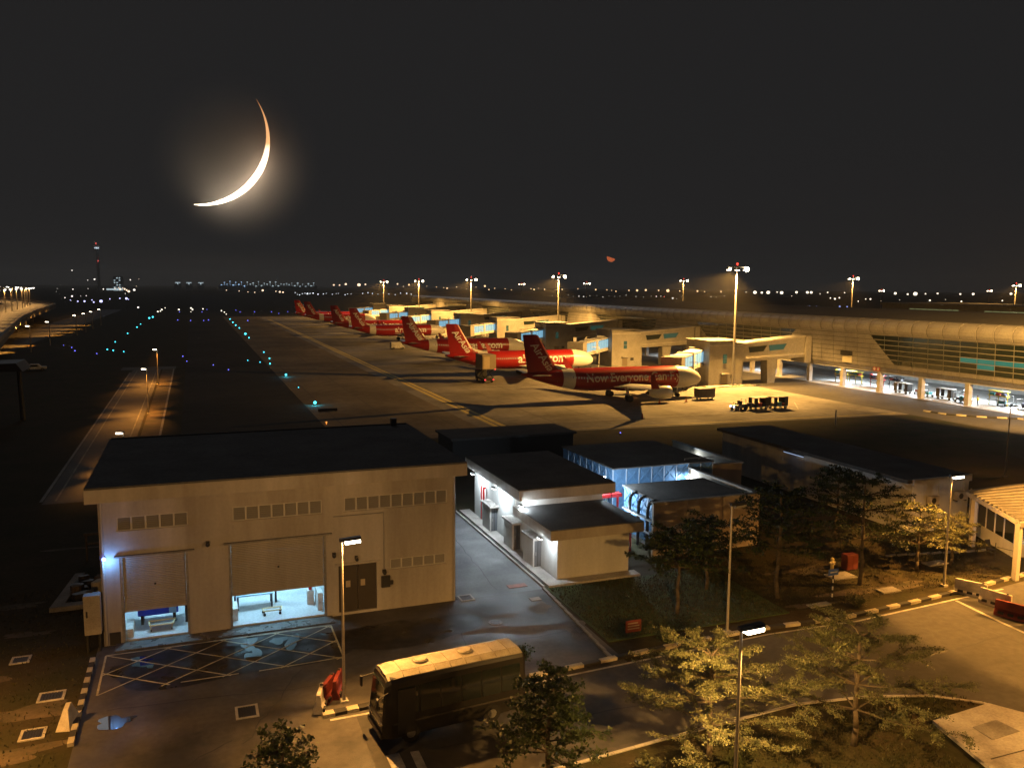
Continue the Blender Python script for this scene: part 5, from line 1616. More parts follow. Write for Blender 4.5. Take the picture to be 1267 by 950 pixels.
barrier(47.3, 38.6, R(-62), white_plastic, 'white plastic road barrier nearest the striped kerb at the right')
barrier(47.2, 36.7, R(-75), white_plastic, 'white plastic road barrier beside a red one at the right')
barrier(46.4, 34.9, R(-68), red_plastic, 'red plastic road barrier third in the line at the right')
barrier(46.6, 32.9, R(-80), red_plastic, 'red plastic road barrier at the right edge of the picture')
barrier(5.55, 39.15, R(62), red_plastic, 'red plastic road barrier beside the lamp post in front of the workshop', L=1.5)
barrier(6.05, 39.5, R(70), red_plastic, 'second red plastic road barrier behind the lamp post', L=1.5)
barrier(5.05, 38.3, R(74), white_plastic, 'white plastic road barrier beside the red ones at the lamp post', L=1.3)
t = thing('fallen_barrier', 'pale broken barrier leaning at the lower left kerb', 'road barrier', (-5.95, 40.8, .0), R(78))
MB().hexa([(-.7, -.3, 0), (.7, -.3, 0), (.6, .3, 0), (-.7, .3, 0), (-.25, -.1, .8), (.2, -.1, .95), (.15, .1, .95), (-.25, .1, .8)]).build('body', white_plastic, t)
t = thing('red_sign', 'small red sign board with white lines on the dark lawn', 'sign', (23.1, 40.4, .05))
MB().box(-.5, 0, .25, .5, .05, .95).build('board', mat('sign_red', (.16, .035, .025), .6), t)
for z in (.42, .58, .74):
    MB().box(-.38, -.012, z, .38 - .1 * (z > .7), -.003, z + .07).build('text_line', mat('sign_text', (.3, .27, .24), .7), t)
for x in (-.4, .4):
    MB().box(x - .03, .052, 0, x + .03, .1, .9).build('leg', metal_dark, t)
t = thing('blue_sign', 'small blue sign on a black and white striped post', 'sign', (38.0, 41.0, 0))
for k in range(7):
    MB().tube((0, 0, k * .24), (0, 0, k * .24 + .239), .045).build('post_band', white_paint if k % 2 else black_paint, t)
MB().box(-.38, -.03, 1.69, .38, .03, 2.1).build('board', mat('sign_blue', (.05, .12, .45), .4), t)
MB().box(-.28, -.042, 1.86, .28, -.033, 1.94).build('text_line', white_paint, t)
t = thing('hose_cabinet', 'red fire hose cabinet standing on the dark verge', 'cabinet', (43.4, 45.3, 0))
MB().box(-.5, -.3, .1, .5, .3, 1.2).build('cabinet', mat('cabinet_red', (.10, .022, .016), .5), t, bevel=.02)
for xa in (-.46, .02):
    MB().box(xa, -.325, .2, xa + .44, -.303, 1.1).build('door', MATS['cabinet_red'], t)
MB().box(-.4, -.2, 0, -.3, .2, .1).box(.3, -.2, 0, .4, .2, .1).build('leg', metal_dark, t)
t = thing('fire_hydrant', 'short yellow fire hydrant left of the red hose cabinet', 'hydrant', (42.2, 45.7, 0))
MB().tube((0, 0, 0), (0, 0, .75), .13, .11, n=12).ball((0, 0, .78), .14).build('barrel', mat('hydrant_yellow', (.55, .45, .2), .5), t, smooth=True)
MB().tube((-.25, 0, .55), (.25, 0, .55), .07, n=10).tube((0, -.2, .5), (0, 0, .5), .08, n=10).build('outlet', mat('hydrant_cap', (.4, .35, .25), .5), t)
tag(MB().tube((88.3, 96.5, 0), (88.3, 96.5, 2.2), .09).ball((88.3, 96.5, 2.2), .12).build('marker_post', white_paint), 'single white marker post at the edge of the apron', 'post')
# far-left dark canopy on a column
t = thing('shelter', 'dark shelter roof on a column at the left edge', 'shelter', (-25.5, 138, 0))
MB().tube((1.8, 0, 0), (1.6, 0, 7.6), .35, .3, n=10).build('column', metal_dark, t)
MB().hexa([(-14, -3, 7.5), (2.6, -3, 7.4), (2.6, 4, 7.4), (-14, 4, 7.5), (-14, -3, 8.3), (1.8, -3, 8.6), (1.8, 4, 8.6), (-14, 4, 8.3)]).build('roof', metal_dark, t)


# ================================================================== TREES
def tree(label, x, y, h, rad, z_first, seed, nleaf, leaf=.16, m=None, tiers=5, group=None, lean=(0, 0), z0=0.0):
    rnd = random.Random(seed)
    t = thing('tree', label, 'tree', (x, y, z0), group=group)
    tr = MB()
    pts = [Vector((lean[0] * k / 6 + rnd.uniform(-.06, .06), lean[1] * k / 6 + rnd.uniform(-.06, .06), h * .93 * k / 6)) for k in range(7)]
    tr.path(pts, [.14 * (1 - .11 * k) * (.6 + h / 14) for k in range(7)], n=7)
    br = MB()
    tips = []
    for i in range(tiers):
        f = i / max(1, tiers - 1)
        z = z_first + (h * .93 - z_first) * f
        base = pts[min(6, int(z / (h * .93) * 6))].copy()
        base.z = z
        rr = rad * (1.0 - .48 * f ** 1.3)
        nb = rnd.randint(5, 7)
        for k in range(nb):
            a = 2 * pi * (k + rnd.uniform(-.3, .3)) / nb + i * .7
            ln = rr * rnd.uniform(.6, 1.1)
            p = base.copy()
            prev = p
            seg = 5
            for s in range(1, seg + 1):
                u = s / seg
                q = base + Vector((cos(a + .25 * sin(3 * u + k)) * ln * u, sin(a + .25 * sin(3 * u + k)) * ln * u, .28 * ln * u - .12 * ln * u * u + rnd.uniform(-.05, .05)))
                br.tube(prev, q, .045 * (1 - .75 * (s - 1) / seg) * (.5 + h / 12), .045 * (1 - .75 * s / seg) * (.5 + h / 12), n=5)
                if s >= 2:
                    for w in range(2):
                        a2 = a + rnd.choice((-1, 1)) * rnd.uniform(.5, 1.2)
                        l2 = ln * rnd.uniform(.18, .34) * (1.1 - .3 * u)
                        e = q + Vector((cos(a2) * l2, sin(a2) * l2, rnd.uniform(-.02, .22) * l2))
                        br.tube(q, e, .016, .006, n=3)
                        tips.append((q, e))
                    tips.append((prev, q))
                prev = q
    tro = tr.build('trunk', bark, t, smooth=True)
    o = br.build('branches', bark, tro)
    o['kind'] = 'stuff'
    lv = MB()
    V, F = lv.v, lv.f
    for i in range(nleaf):
        a_, b_ = tips[rnd.randrange(len(tips))]
        if rnd.random() > .42 + .8 * hypot(b_.x, b_.y) / rad:
            continue
        u = rnd.random() ** .8
        p = a_.lerp(b_, u * 1.08)
        p += Vector((rnd.gauss(0, .10), rnd.gauss(0, .10), rnd.gauss(.02, .035)))
        az = rnd.uniform(0, 2 * pi)
        tl = rnd.gauss(0, .55)
        d = Vector((cos(az) * cos(tl), sin(az) * cos(tl), sin(tl)))
        n_ = Vector((-sin(az), cos(az), rnd.gauss(0, .5))).normalized()
        l_ = leaf * rnd.uniform(.65, 1.25)
        w_ = l_ * .33
        c = len(V)
        V += [tuple(p), tuple(p + d * l_ * .5 + n_ * w_), tuple(p + d * l_), tuple(p + d * l_ * .5 - n_ * w_)]
        F.append((c, c + 1, c + 2, c + 3))
    lv.mi = [0] * len(F)
    o = lv.build('crown', m or leaf_m, t)
    o['kind'] = 'stuff'
    return t


tree('broad tiered tree lit yellow left of the foreground lamp post', 19.8, 28.0, 5.0, 4.3, 1.6, 11, 34000, .088, z0=.1, tiers=4)
tree('broad tiered tree lit yellow right of the foreground lamp post', 26.5, 26.8, 5.4, 4.7, 1.7, 12, 34000, .088, z0=.1, tiers=4)
tree('dark bushy tree in front of the bus tail at the bottom', 12.9, 29.2, 4.6, 2.3, 1.2, 13, 9000, .17, m=leaf_shade, tiers=7)
tree('dark treetop poking up at the bottom left of the bus', 2.6, 30.6, 3.4, 1.5, 1.0, 14, 2600, .19, m=leaf_shade)
G3 = 'dark trees on the verge behind the kerb'
tree('dark tree in front of the tan tank wall left of the unlit lamp', 27.3, 42.4, 5.4, 3.4, 3.0, 21, 8500, .19, m=leaf_shade, group=G3)
tree('tall dark tree right of the unlit lamp post', 34.9, 42.6, 7.3, 3.8, 3.3, 22, 8000, .2, m=leaf_shade, group=G3)
tree('tall tree left of the lit lamp with yellowish right side', 41.8, 42.6, 7.7, 3.8, 3.2, 23, 9000, .16, m=leaf_shade, group=G3)
tree('small leafy tree directly left of the lit lamp post', 47.8, 43.4, 4.8, 3.0, 2.0, 24, 8000, .14, group=G3)
tree('small leafy tree directly right of the lit lamp post', 51.0, 43.4, 3.9, 2.0, 1.8, 25, 5000, .13, group=G3)
tree('thin tree against the long building wall', 47.2, 50.9, 6.0, 2.8, 3.0, 26, 4500, .2, m=leaf_shade, group=G3)
tree('small dark tree right of the tan tank wall', 31.4, 45.4, 5.0, 2.5, 2.6, 27, 4500, .19, m=leaf_shade, group=G3)


def shrub(label, x, y, r, h, seed, n, m, group='low shrubs'):
    rnd = random.Random(seed)
    t = thing('shrub', label, 'shrub', (x, y, 0), group=group)
    st = MB()
    lv = MB()
    for k in range(14):
        a = rnd.uniform(0, 2 * pi)
        e = Vector((cos(a) * r * rnd.uniform(.2, .9), sin(a) * r * rnd.uniform(.2, .9), h * rnd.uniform(.6, 1)))
        st.tube((0, 0, 0), e, .02, .008, n=4)
        for i in range(n // 14):
            u = rnd.uniform(.35, 1.08)
            p = e * u + Vector((rnd.gauss(0, .1), rnd.gauss(0, .1), rnd.gauss(0, .08)))
            az, tl = rnd.uniform(0, 2 * pi), rnd.gauss(.2, .5)
            d = Vector((cos(az) * cos(tl), sin(az) * cos(tl), sin(tl)))
            nn = Vector((-sin(az), cos(az), rnd.gauss(0, .4)))
            l = rnd.uniform(.1, .2)
            lv.poly([p, p + d * l * .5 + nn * l * .3, p + d * l, p + d * l * .5 - nn * l * .3])
    st.build('stems', bark, t)
    o = lv.build('foliage', m, t)
    o['kind'] = 'stuff'


shrub('dark shrub behind the bus tail by the striped kerb', 15.6, 39.2, .9, 1.0, 1, 900, leaf_shade)
shrub('low shrub beside the blue sign post', 38.8, 39.7, .7, .6, 2, 600, leaf_m)
shrub('low shrub by the kerb below the red sign', 24.6, 39.3, .7, .6, 3, 500, leaf_shade)
shrub('yellowish weeds on the foreground island below the near kerb', 17.0, 28.2, .7, .5, 4, 500, leaf_m)
shrub('dry bush on the island left of the concrete slab', 29.8, 27.9, .9, .5, 5, 700, leaf_m)
# grass tufts on verge and island
gr = MB()
rnd = random.Random(5)
for i in range(26000):
    reg = rnd.random()
    if reg < .45:
        x, y = rnd.uniform(9.5, 34.8), rnd.uniform(22, 29.5)
        if y > 28.0 + .06 * (x - 9.5) or (x > 29.8 and y < 27.6):
            continue
        zb = .1
    elif reg < .75:
        x, y, zb = rnd.uniform(21.5, 33.8), rnd.uniform(40.3, 49.0), .05
    elif reg < .9:
        x, y, zb = rnd.uniform(34, 54), rnd.uniform(40.3, 50), 0
    else:
        x, y, zb = rnd.uniform(-14, -5.8), rnd.uniform(34, 60), 0
    a = rnd.uniform(0, 6.28)
    hh = rnd.uniform(.05, .16)
    dx, dy = cos(a) * .035, sin(a) * .035
    gr.poly([(x - dx, y - dy, zb), (x + dx, y + dy, zb), (x + rnd.gauss(0, .05), y + rnd.gauss(0, .05), zb + hh)])
o = gr.build('grass', make_leaf('grass_blades', (.03, .036, .013), (.075, .065, .028)))
o['kind'] = 'stuff'
o['label'] = 'rough short grass on the verges and the island'
o['category'] = 'grass'

# ================================================================== FLYOVER AND FAR FIELD
outer = [(-36, 190), (-43, 240), (-52, 310), (-59, 380), (-64, 450), (-69, 510), (-80, 560), (-100, 620), (-129, 694), (-165, 770)]
inner = [(-56, 190), (-63, 240), (-72, 310), (-79, 380), (-84, 440), (-90, 490), (-101, 535), (-121, 590), (-150, 660), (-185, 735)]
fo = thing('flyover', 'curved elevated road lit yellow at the far left', 'flyover', (0, 0, 0))
b = MB()
for i in range(len(outer) - 1):
    b.hexa([(*inner[i], 6.6), (*outer[i], 6.6), (*outer[i + 1], 6.6), (*inner[i + 1], 6.6), (*inner[i], 8.0), (*outer[i], 8.0), (*outer[i + 1], 8.0), (*inner[i + 1], 8.0)])
dk = b.build('deck', conc2, fo)
b = MB()
b2 = MB()
for line in (outer, inner):
    b = MB()
    for i in range(len(line) - 1):
        a, c = Vector((*line[i], 0)), Vector((*line[i + 1], 0))
        n = Vector((-(c - a).y, (c - a).x, 0)).normalized() * .2
        b.hexa([(*(a - n)[:2], 8.002), (*(c - n)[:2], 8.002), (*(c + n)[:2], 8.002), (*(a + n)[:2], 8.002), (*(a - n)[:2], 9.0), (*(c - n)[:2], 9.0), (*(c + n)[:2], 9.0), (*(a + n)[:2], 9.0)])
    b.build('parapet', conc_light, fo)
for i in range(1, len(outer) - 1):
    cx_, cy_ = (outer[i][0] + inner[i][0]) / 2, (outer[i][1] + inner[i][1]) / 2
    MB().box(cx_ - 1.2, cy_ - 1.2, 0, cx_ + 1.2, cy_ + 1.2, 6.58).build('pier', conc2, fo)


def twin_lamp(x, y, z, h, label, power, group):
    t = thing('twin_lamp', label, 'street lamp', (x, y, z), group=group)
    MB().tube((0, 0, 0), (0, 0, h), .2, .14, n=8).build('pole', pole_m, t)
    MB().tube((-2.2, 0, h + .1), (2.2, 0, h + .1), .1, n=6).build('arm', pole_m, t)
    for s in (-1, 1):
        MB().ball((s * 2.0, 0, h - .1), .42, sz=.5).build('lens', lightmat('far_white_lens', (1, .93, .78), 6), t)
    if power:
        lamp_light('SPOT', (0, 0, h - .5), power, (1, .50, .13), t, radius=.4, aim=(-.05, 0, -1), angle=124, blend=.6)


mid = [Vector(((o_[0] + i_[0]) / 2, (o_[1] + i_[1]) / 2)) for o_, i_ in zip(outer, inner)]
k = 0
for i in range(1, len(mid) - 1):
    n = 3 if i < 5 else 2  # extra lamps added between the real ones to light the deck evenly
    for q in range(n):
        p = mid[i].lerp(mid[i + 1], q / n)
        twin_lamp(p.x, p.y, 8.0, 9.2, 'twin headed street lamp standing on the flyover', 15000, 'lamps on the flyover')
t = thing('control_tower', 'slender control tower with red lights far left on the horizon', 'tower', (-240, 2580, 0))
MB().tube((0, 0, 0), (0, 0, 112), 4.5, 3.2, n=16).build('shaft', mat('tower_concrete', (.8, .8, .8), .8), t)
MB().tube((0, 0, 112), (0, 0, 121), 7, 9, n=16).tube((0, 0, 121), (0, 0, 124), 9, 7, n=16).build('cabin', MATS['tower_concrete'], t)
for k in range(3):
    MB().box(-6 + k * 4.2, -9.6, 114, -3 + k * 4.2, -8.6, 117).build('lit_window', lightmat('far_cool', (.75, .88, 1), 1.2), t)
MB().ball((-1.5, -9, 128), 2.0).build('warning_light', lightmat('far_red', (1, .12, .1), 1.2), t)
MB().ball((1.5, -9, 80), 1.7).build('warning_light', MATS['far_red'], t)

far_dot = {}


def far_lamp(data, col, s, label, group, name='distant_lamp'):
    mt = lightmat('far_' + group.replace(' ', '_'), col, s * 2.2)
    for (x, y, z, d) in data:
        d *= random.choice((.55, .75, .9, 1.0, 1.2, 1.6))
        z *= random.uniform(.85, 1.15)
        b = MB().ball((0, 0, z), d * .80, n=8, m=5, mi=0).tube((0, 0, 0), (0, 0, max(.1, z - d * .5)), max(.04, d * .06), n=4, mi=1)
        o = b.build(name, [mt, metal_dark])
        o.location = (x, y, 0)
        tag(o, label, 'lamp', group)


FAR_left=[(-305,2582,52.9,1.92),(-268,2586,31.3,1.68),(-251,2588,31.5,1.68),(-241,2589,38.3,1.44),(-161,2595,30.2,1.68),(-99,1689,9,2.03),(-189,1599,9,1.49),(-168,1620,9,1.05),(-146,1642,9,1.67),(-95,753,9,0.63),(-90,754,9,0.77),(-86,774,9,0.43),(-82,775,9,0.43),(-23,415,9,0.38),(-210,1578,9,0.73),(-170,1268,9,0.47),(-74,1094,9,0.51)]
FAR_cluster=[(-167,2261,9,2.09),(-139,1921,9,1.78),(-159,2273,9,2.1),(-107,1570,9,1.45),(-98,1480,9,1.23),(-85,1326,9,1.23),(-148,1909,9,0.88),(-146,2596,12.2,0.96),(-139,2596,30.5,0.96),(-189,2593,23.2,0.96)]
FAR_bluerow=[(-74,611,8,0.45),(-71,622,8,0.69),(-67,622,8,0.69),(-64,637,8,0.77),(-63,637,8,0.59),(-59,643,8,0.77),(-54,650,8,0.78),(-49,669,8,0.68),(-47,704,8,0.65),(-47,726,8,0.54)]
FAR_midwarm=[(52,1421,9,1.18),(68,1354,9,1.13),(77,1289,9,1.19),(87,1295,9,0.84),(111,1461,9,1.22),(119,1313,9,1.22),(125,1317,9,1.34),(130,1320,9,1.35),(403,2569,22.5,3.36),(420,2566,22.7,2.88),(438,2563,22.8,3.36),(477,2556,24.4,3.84),(496,2552,22.1,3.36),(591,2532,24.1,3.12),(608,2528,18.1,1.92)]
FAR_midwhite=[(144,1283,7,0.95),(141,1228,7,0.91),(138,1177,7,0.87),(155,1288,7,0.96),(152,1232,7,0.92),(149,1181,7,0.88),(167,1293,7,0.96),(164,1236,7,0.92),(164,1186,7,0.88),(188,1301,7,0.97),(184,1244,7,0.93),(185,1193,7,0.89),(209,1310,7,0.98),(203,1252,7,0.94),(204,1200,7,0.9),(228,1318,7,0.99),(223,1259,7,0.94),(231,1210,7,0.91),(263,1333,7,1.0),(258,1273,7,0.96),(255,1218,7,0.92),(290,1344,7,1.01),(286,1284,7,0.97),(283,1228,7,0.93),(322,1357,7,1.03),(317,1295,7,0.98),(310,1238,7,0.94)]
FAR_centre=[(-9,636,2,0.41),(-1,661,2,0.73),(0,639,2,0.71),(-1,575,2,0.53),(7,635,2,0.41),(-21,586,2,0.49),(-20,603,2,0.45),(-20,631,2,0.41),(-19,673,2,0.37),(18,590,2,0.49),(19,565,2,0.47),(19,534,2,0.44)]
FAR_orow=[(625,2524,20.7,1.92),(678,2510,18.6,1.68),(706,2502,13.9,1.68),(728,2496,16.6,1.92),(738,2493,11.7,1.68),(766,2485,16.9,2.16),(795,2476,12.2,1.92),(823,2466,14.9,1.44),(849,2457,17.6,2.4),(861,2453,10.2,1.92),(878,2447,15.3,1.92),(908,2436,13.1,2.16),(927,2429,10.8,1.44),(983,2407,11.2,2.16),(992,2403,11.3,2.16),(1004,2398,12.7,2.4),(1022,2391,12.8,2.4),(1055,2377,13.1,1.92),(1072,2369,13.3,2.4),(1116,2348,13.7,1.92),(1165,2324,12.9,3.6),(1196,2309,13.2,3.12),(1209,2302,10.8,2.4),(1161,2184,9,1.6),(1255,2277,11.2,4.08),(1277,2265,11.5,2.4),(1300,2252,10.5,3.12),(1333,2232,10.8,3.12),(1357,2218,9.8,3.6),(1387,2199,10.1,1.68),(1431,2170,9.4,3.36),(1449,2159,9.6,1.92),(1461,2092,9,1.65)]
FAR_wrow=[(1548,2089,9.5,2.16),(1287,1702,9,3.15),(1394,1815,9,2.11),(1349,1731,9,3.24),(1475,1855,9,2.62),(1415,1762,9,4.17),(773,941,9,0.79),(1583,1908,9,3.43),(1648,1940,9,2.82),(1671,1951,9,2.84),(1423,1630,9,2.2),(1725,1945,9.3,3.12),(1759,1914,9.8,3.36),(707,792,9,0.78),(748,830,9,0.82),(723,795,9,0.79),(597,631,9,0.56),(653,680,9,0.61),(636,656,9,0.59),(1855,1822,10.0,3.6),(1733,1661,9,2.21),(1777,1678,9,3.83),(1673,1549,9,3.57),(1912,1730,9,3.81),(1965,1703,9.5,3.84),(1773,1500,9,2.14),(2041,1611,9.8,3.84),(704,685,9,0.54),(751,689,9,0.66),(777,692,9,0.67),(743,642,9,0.54),(875,701,9,0.72)]
FAR_lowwhite=[(519,1184,6,0.72),(462,1046,6,0.63),(507,1136,6,0.69),(496,1092,6,0.66),(550,1192,6,0.73),(513,1095,6,0.67),(546,1145,6,0.7),(532,1100,6,0.68),(593,1203,6,0.74),(580,1153,6,0.71),(567,1107,6,0.69),(578,1109,6,0.69),(615,1161,6,0.73),(599,1114,6,0.7),(669,1223,6,0.77),(659,1172,6,0.74),(645,1124,6,0.72),(725,1237,6,1.06),(702,1182,6,1.01),(747,1243,6,1.07),(597,963,6,0.94),(561,896,6,0.78),(723,1141,6,0.75),(788,1155,6,0.9),(799,1157,6,0.91),(858,1219,6,0.82),(301,770,6,0.38),(305,771,6,0.38),(332,818,6,0.41),(321,772,6,0.39),(430,938,6,0.48),(430,827,6,0.43),(442,780,6,0.5),(399,696,6,0.37),(465,782,6,0.42)]
FAR_redrow=[(460,621,4,0.5),(463,621,4,0.57),(466,620,4,0.5),(478,629,4,0.66),(487,620,4,0.51),(483,606,4,0.57),(841,1417,4,1.06),(785,1295,4,1.12)]
FAR_duskblue=[(511,604,4,0.51),(528,618,4,0.6),(524,604,4,0.52),(554,608,4,0.61),(557,602,4,0.53),(468,606,4,0.42),(462,593,4,0.42)]
TURQ = [(-21.8,529.6,0.64),(-23.0,513.9,0.62),(-23.8,442.8,0.27),(-23.6,410.4,0.32),(-24.2,360.6,0.3),(-24.7,309.5,0.22),(-24.1,274.1,0.26),(-22.2,270.3,0.26),(-19.0,264.7,0.19),(19.5,495.3,0.39),(19.2,453.1,0.41),(19.1,420.7,0.41),(19.4,394.0,0.36),(19.2,344.9,0.54),(19.1,321.6,0.29),(19.0,252.0,0.23),(18.8,230.5,0.24),(17.6,214.8,0.23),(15.6,220.0,0.16),(13.0,226.3,0.14),(18.6,186.7,0.32),(18.6,163.7,0.12),(18.6,140.5,0.36)]
BLUE = [(-34.9,285.4,0.19),(-32.4,271.4,0.21),(-25.5,259.2,0.17),(-38.6,297.2,0.12),(-2.9,243.5,0.19),(-1.8,228.0,0.15),(4.3,215.5,0.16),(7.3,202.4,0.16),(-7.7,488.6,0.29),(-1.1,480.0,0.29),(5.4,478.9,0.29),(8.0,486.0,0.32),(27.9,474.9,0.32),(30.5,663.2,0.32),(31.6,624.3,0.3),(41.4,623.2,0.34),(53.0,621.9,0.34),(54.7,586.7,0.25),(64.1,620.7,0.3),(-8.6,628.7,0.3),(6.2,627.1,0.3),(10.4,686.2,0.29),(53.9,99.2,0.12)]
for data, col, s, lab, grp in (
        (FAR_left, (1, .9, .8), 1.1, 'small white lamp scattered low on the horizon near the control tower', 'scattered white lamps near the control tower'),
        (FAR_cluster, (1, .72, .5), 1.2, 'warm lamp in the little cluster right of the control tower', 'warm lamp cluster right of the control tower'),
        (FAR_bluerow, (.55, .55, 1), 1.3, 'bluish lamp in the short row at the far left', 'row of bluish lamps at the far left'),
        (FAR_midwarm, (1, .7, .45), 1.2, 'warm lamp below the far lit terminal', 'warm lamps below the far terminal'),
        (FAR_midwhite, (.85, .92, 1), .9, 'white lamp in the dotted row behind the farthest airliners', 'white dotted row behind the far airliners'),
        (FAR_centre, (1, .9, .7), 1.2, 'pale light at the far end of the taxiway', 'pale lights at the end of the taxiway'),
        (FAR_orow, (1, .62, .3), 1.3, 'warm lamp on the horizon above the middle of the terminal roof', 'warm lamps on the horizon above the terminal'),
        (FAR_wrow, (1, .85, .62), 1.4, 'pale lamp on the horizon at the right above the terminal roof', 'pale lamps on the horizon at the right'),
        (FAR_lowwhite, (.9, .85, .7), .55, 'faint lamp just above the middle of the terminal roof', 'faint lamps just above the terminal roof'),
        (FAR_redrow, (1, .16, .12), .8, 'tiny red light just above the terminal roof', 'tiny red lights above the terminal roof'),
        (FAR_duskblue, (.35, .45, 1), .7, 'tiny blue light just above the terminal roof', 'tiny blue lights above the terminal roof')):
    far_lamp(data, col, s, lab, grp)
for nm, data, lbl in (('turquoise', TURQ, 'turquoise taxiway light glowing on the dark taxiway'), ('blue', BLUE, 'small blue taxiway edge light on the dark field')):
    glow = lightmat('taxi_' + nm, (.06, .78, 1.0) if nm == 'turquoise' else (.16, .16, 1.0), 5 if nm == 'turquoise' else 3.5)
    for (x, y, d) in data:
        t = thing('taxiway_light', lbl, 'taxiway light', (x, y, 0), group=nm + ' taxiway lights')
        MB().tube((0, 0, 0), (0, 0, .25), .08, n=6).build('stem', metal_dark, t)
        MB().ball((0, 0, .25 + d * .55), d * .66).build('lens', glow, t)
        if nm == 'turquoise' and d > .3 and y < 200:
            lamp_light('POINT', (0, -d, .6), 90, (.05, .7, 1.0), t, radius=.1)
tag(MB().ball((17.5, 120.4, .3), .12).tube((17.5, 120.4, 0), (17.5, 120.4, .2), .04).build('taxiway_light', lightmat('taxi_orange', (1, .3, .05), 2)), 'tiny orange light on the field above the workshop roof', 'taxiway light')
t = thing('field_mark', 'low dark board standing for dark ground marks right of the bright turquoise light', 'sign', (19.5, 132.5, 0))  # board added in place of flat dark rectangles on the taxiway
MB().box(-1.5, -.1, .1, 1.5, .1, .55).build('board', black_paint, t)
MB().box(-1.2, -.05, 0, -1.1, .05, .1).box(1.1, -.05, 0, 1.2, .05, .1).build('leg', metal_dark, t)
# low dark airside shed row behind the small building
t = thing('dark_shed', 'long low dark shed behind the pump house roof', 'shed', (34, 92, 0))
MB().box(-7, -3, 0, 8, 3, 2.6).build('wall', metal_dark, t)
MB().box(-7.3, -3.3, 2.62, 8.3, 3.3, 2.85).build('roof', roof_dark, t)
# far terminal with lit roof ribs
ft = thing('far_terminal', 'far terminal with bluish lit roofs on the horizon', 'terminal', (215, 2590, 0))
MB().box(-140, 0, 0, 140, 60, 18).build('wall', MATS['tower_concrete'], ft)
rnd = random.Random(3)
for k in range(34):
    x = -135 + k * 8
    w = rnd.uniform(2, 5)
    z = rnd.uniform(19, 27) if k % 2 else rnd.uniform(13, 20)
    MB().box(x, -1.0, z, x + w, -.2, z + rnd.uniform(1.2, 2.6)).box(x + w * .45, -.9, 17.0, x + w * .55, -.3, z + .2).build('lit_panel', lightmat('far_pale', (.62, .78, .85), .9) if k > 8 else lightmat('far_paleblue', (.4, .65, 1), 1.6), ft)
for k, x in enumerate((-252, -222, -190)):
    MB().box(x - 9, 0, 0, x + 9, 30, 20).build('hall', MATS['tower_concrete'], ft)
    MB().box(x - 7, -1, 22, x + 7, 0, 24).box(x - 1, -.9, 18, x + 1, -.1, 22).build('lit_roof', MATS['far_pale'], ft)
t = thing('lit_building', 'small lit building right of the control tower', 'building', (-180, 2400, 0))
MB().box(-10, 0, 0, 14, 20, 38).build('wall', MATS['tower_concrete'], t)
for k in range(5):
    for q in range(3):
        if (k + q) % 3 != 1:
            MB().box(-8 + q * 6, -.4, 8 + k * 6, -5 + q * 6, -.05, 10.5 + k * 6).build('lit_window', MATS['far_pale'], t)
MB().box(-26, -3, 2, 12, -2, 6).build('lit_canopy', MATS['far_pale'], t)

# ================================================================== MOON
MD = 4000.0
C0 = Vector((0, 0, 20))
tip1, tip2 = Vector((.0055, .9962, .0864)), Vector((.0723, .9769, .2012))
om, im = Vector((.0705, .991, .1128)), Vector((.0656, .9908, .1174))
cen = ((tip1 + tip2) / 2).normalized()
ex = Vector((1, 0, 0))
ex = (ex - cen * ex.dot(cen)).normalized()
ey = ex.cross(cen) * -1
if ey.z < 0:
    ey = -ey


def pl(v):
    v = v / v.dot(cen)
    return Vector((v.dot(ex) * MD, v.dot(ey) * MD))


def circ(a, b, c):
    ax, ay, bx_, by, cx_, cy_ = a.x, a.y, b.x, b.y, c.x, c.y
    d = 2 * (ax * (by - cy_) + bx_ * (cy_ - ay) + cx_ * (ay - by))
    ux = ((ax * ax + ay * ay) * (by - cy_) + (bx_ * bx_ + by * by) * (cy_ - ay) + (cx_ * cx_ + cy_ * cy_) * (ay - by)) / d
    uy = ((ax * ax + ay * ay) * (cx_ - bx_) + (bx_ * bx_ + by * by) * (ax - cx_) + (cx_ * cx_ + cy_ * cy_) * (bx_ - ax)) / d
    return Vector((ux, uy)), hypot(ax - ux, ay - uy)


p1_, p2_, po, pi_ = pl(tip1), pl(tip2), pl(om), pl(im)


def arc(a, m_, b, n):
    c, r = circ(a, m_, b)
    a0 = atan2(a.y - c.y, a.x - c.x)
    a1 = atan2(b.y - c.y, b.x - c.x)
    am = atan2(m_.y - c.y, m_.x - c.x)
    d = (a1 - a0) % (2 * pi)
    if (am - a0) % (2 * pi) > d:
        d -= 2 * pi
    return [(c.x + r * cos(a0 + d * k / n), c.y + r * sin(a0 + d * k / n)) for k in range(n + 1)]


N = 40
ao, ai = arc(p1_, po, p2_, N), arc(p1_, pi_, p2_, N)
b = MB()
rings = []
for k in range(N + 1):
    o_, i_ = Vector(ao[k]), Vector(ai[k])
    if k in (0, N):
        i_ = o_ + (i_ - o_) * 0 + Vector((-.3, .3))
    # the upper horn is thinner than the lower one
    f = 1.0 - .45 * max(0, (k / N - .45) / .55)
    i_ = o_ + (i_ - o_) * f
    md = (o_ + i_) / 2
    th = max(.5, (o_ - i_).length * .6)
    rings.append([(o_.x, o_.y, 0), (md.x, md.y, th), (i_.x, i_.y, 0), (md.x, md.y, -th)])
b.loft(rings)
mm = bpy.data.materials.new('moonlit_rock')
mm.use_nodes = True
nt = mm.node_tree
p_ = nt.nodes['Principled BSDF']
p_.inputs['Base Color'].default_value = (.02, .02, .02, 1)
tcn = nt.nodes.new('ShaderNodeTexCoord')
sx = nt.nodes.new('ShaderNodeSeparateXYZ')
nt.links.new(tcn.outputs['Object'], sx.inputs[0])
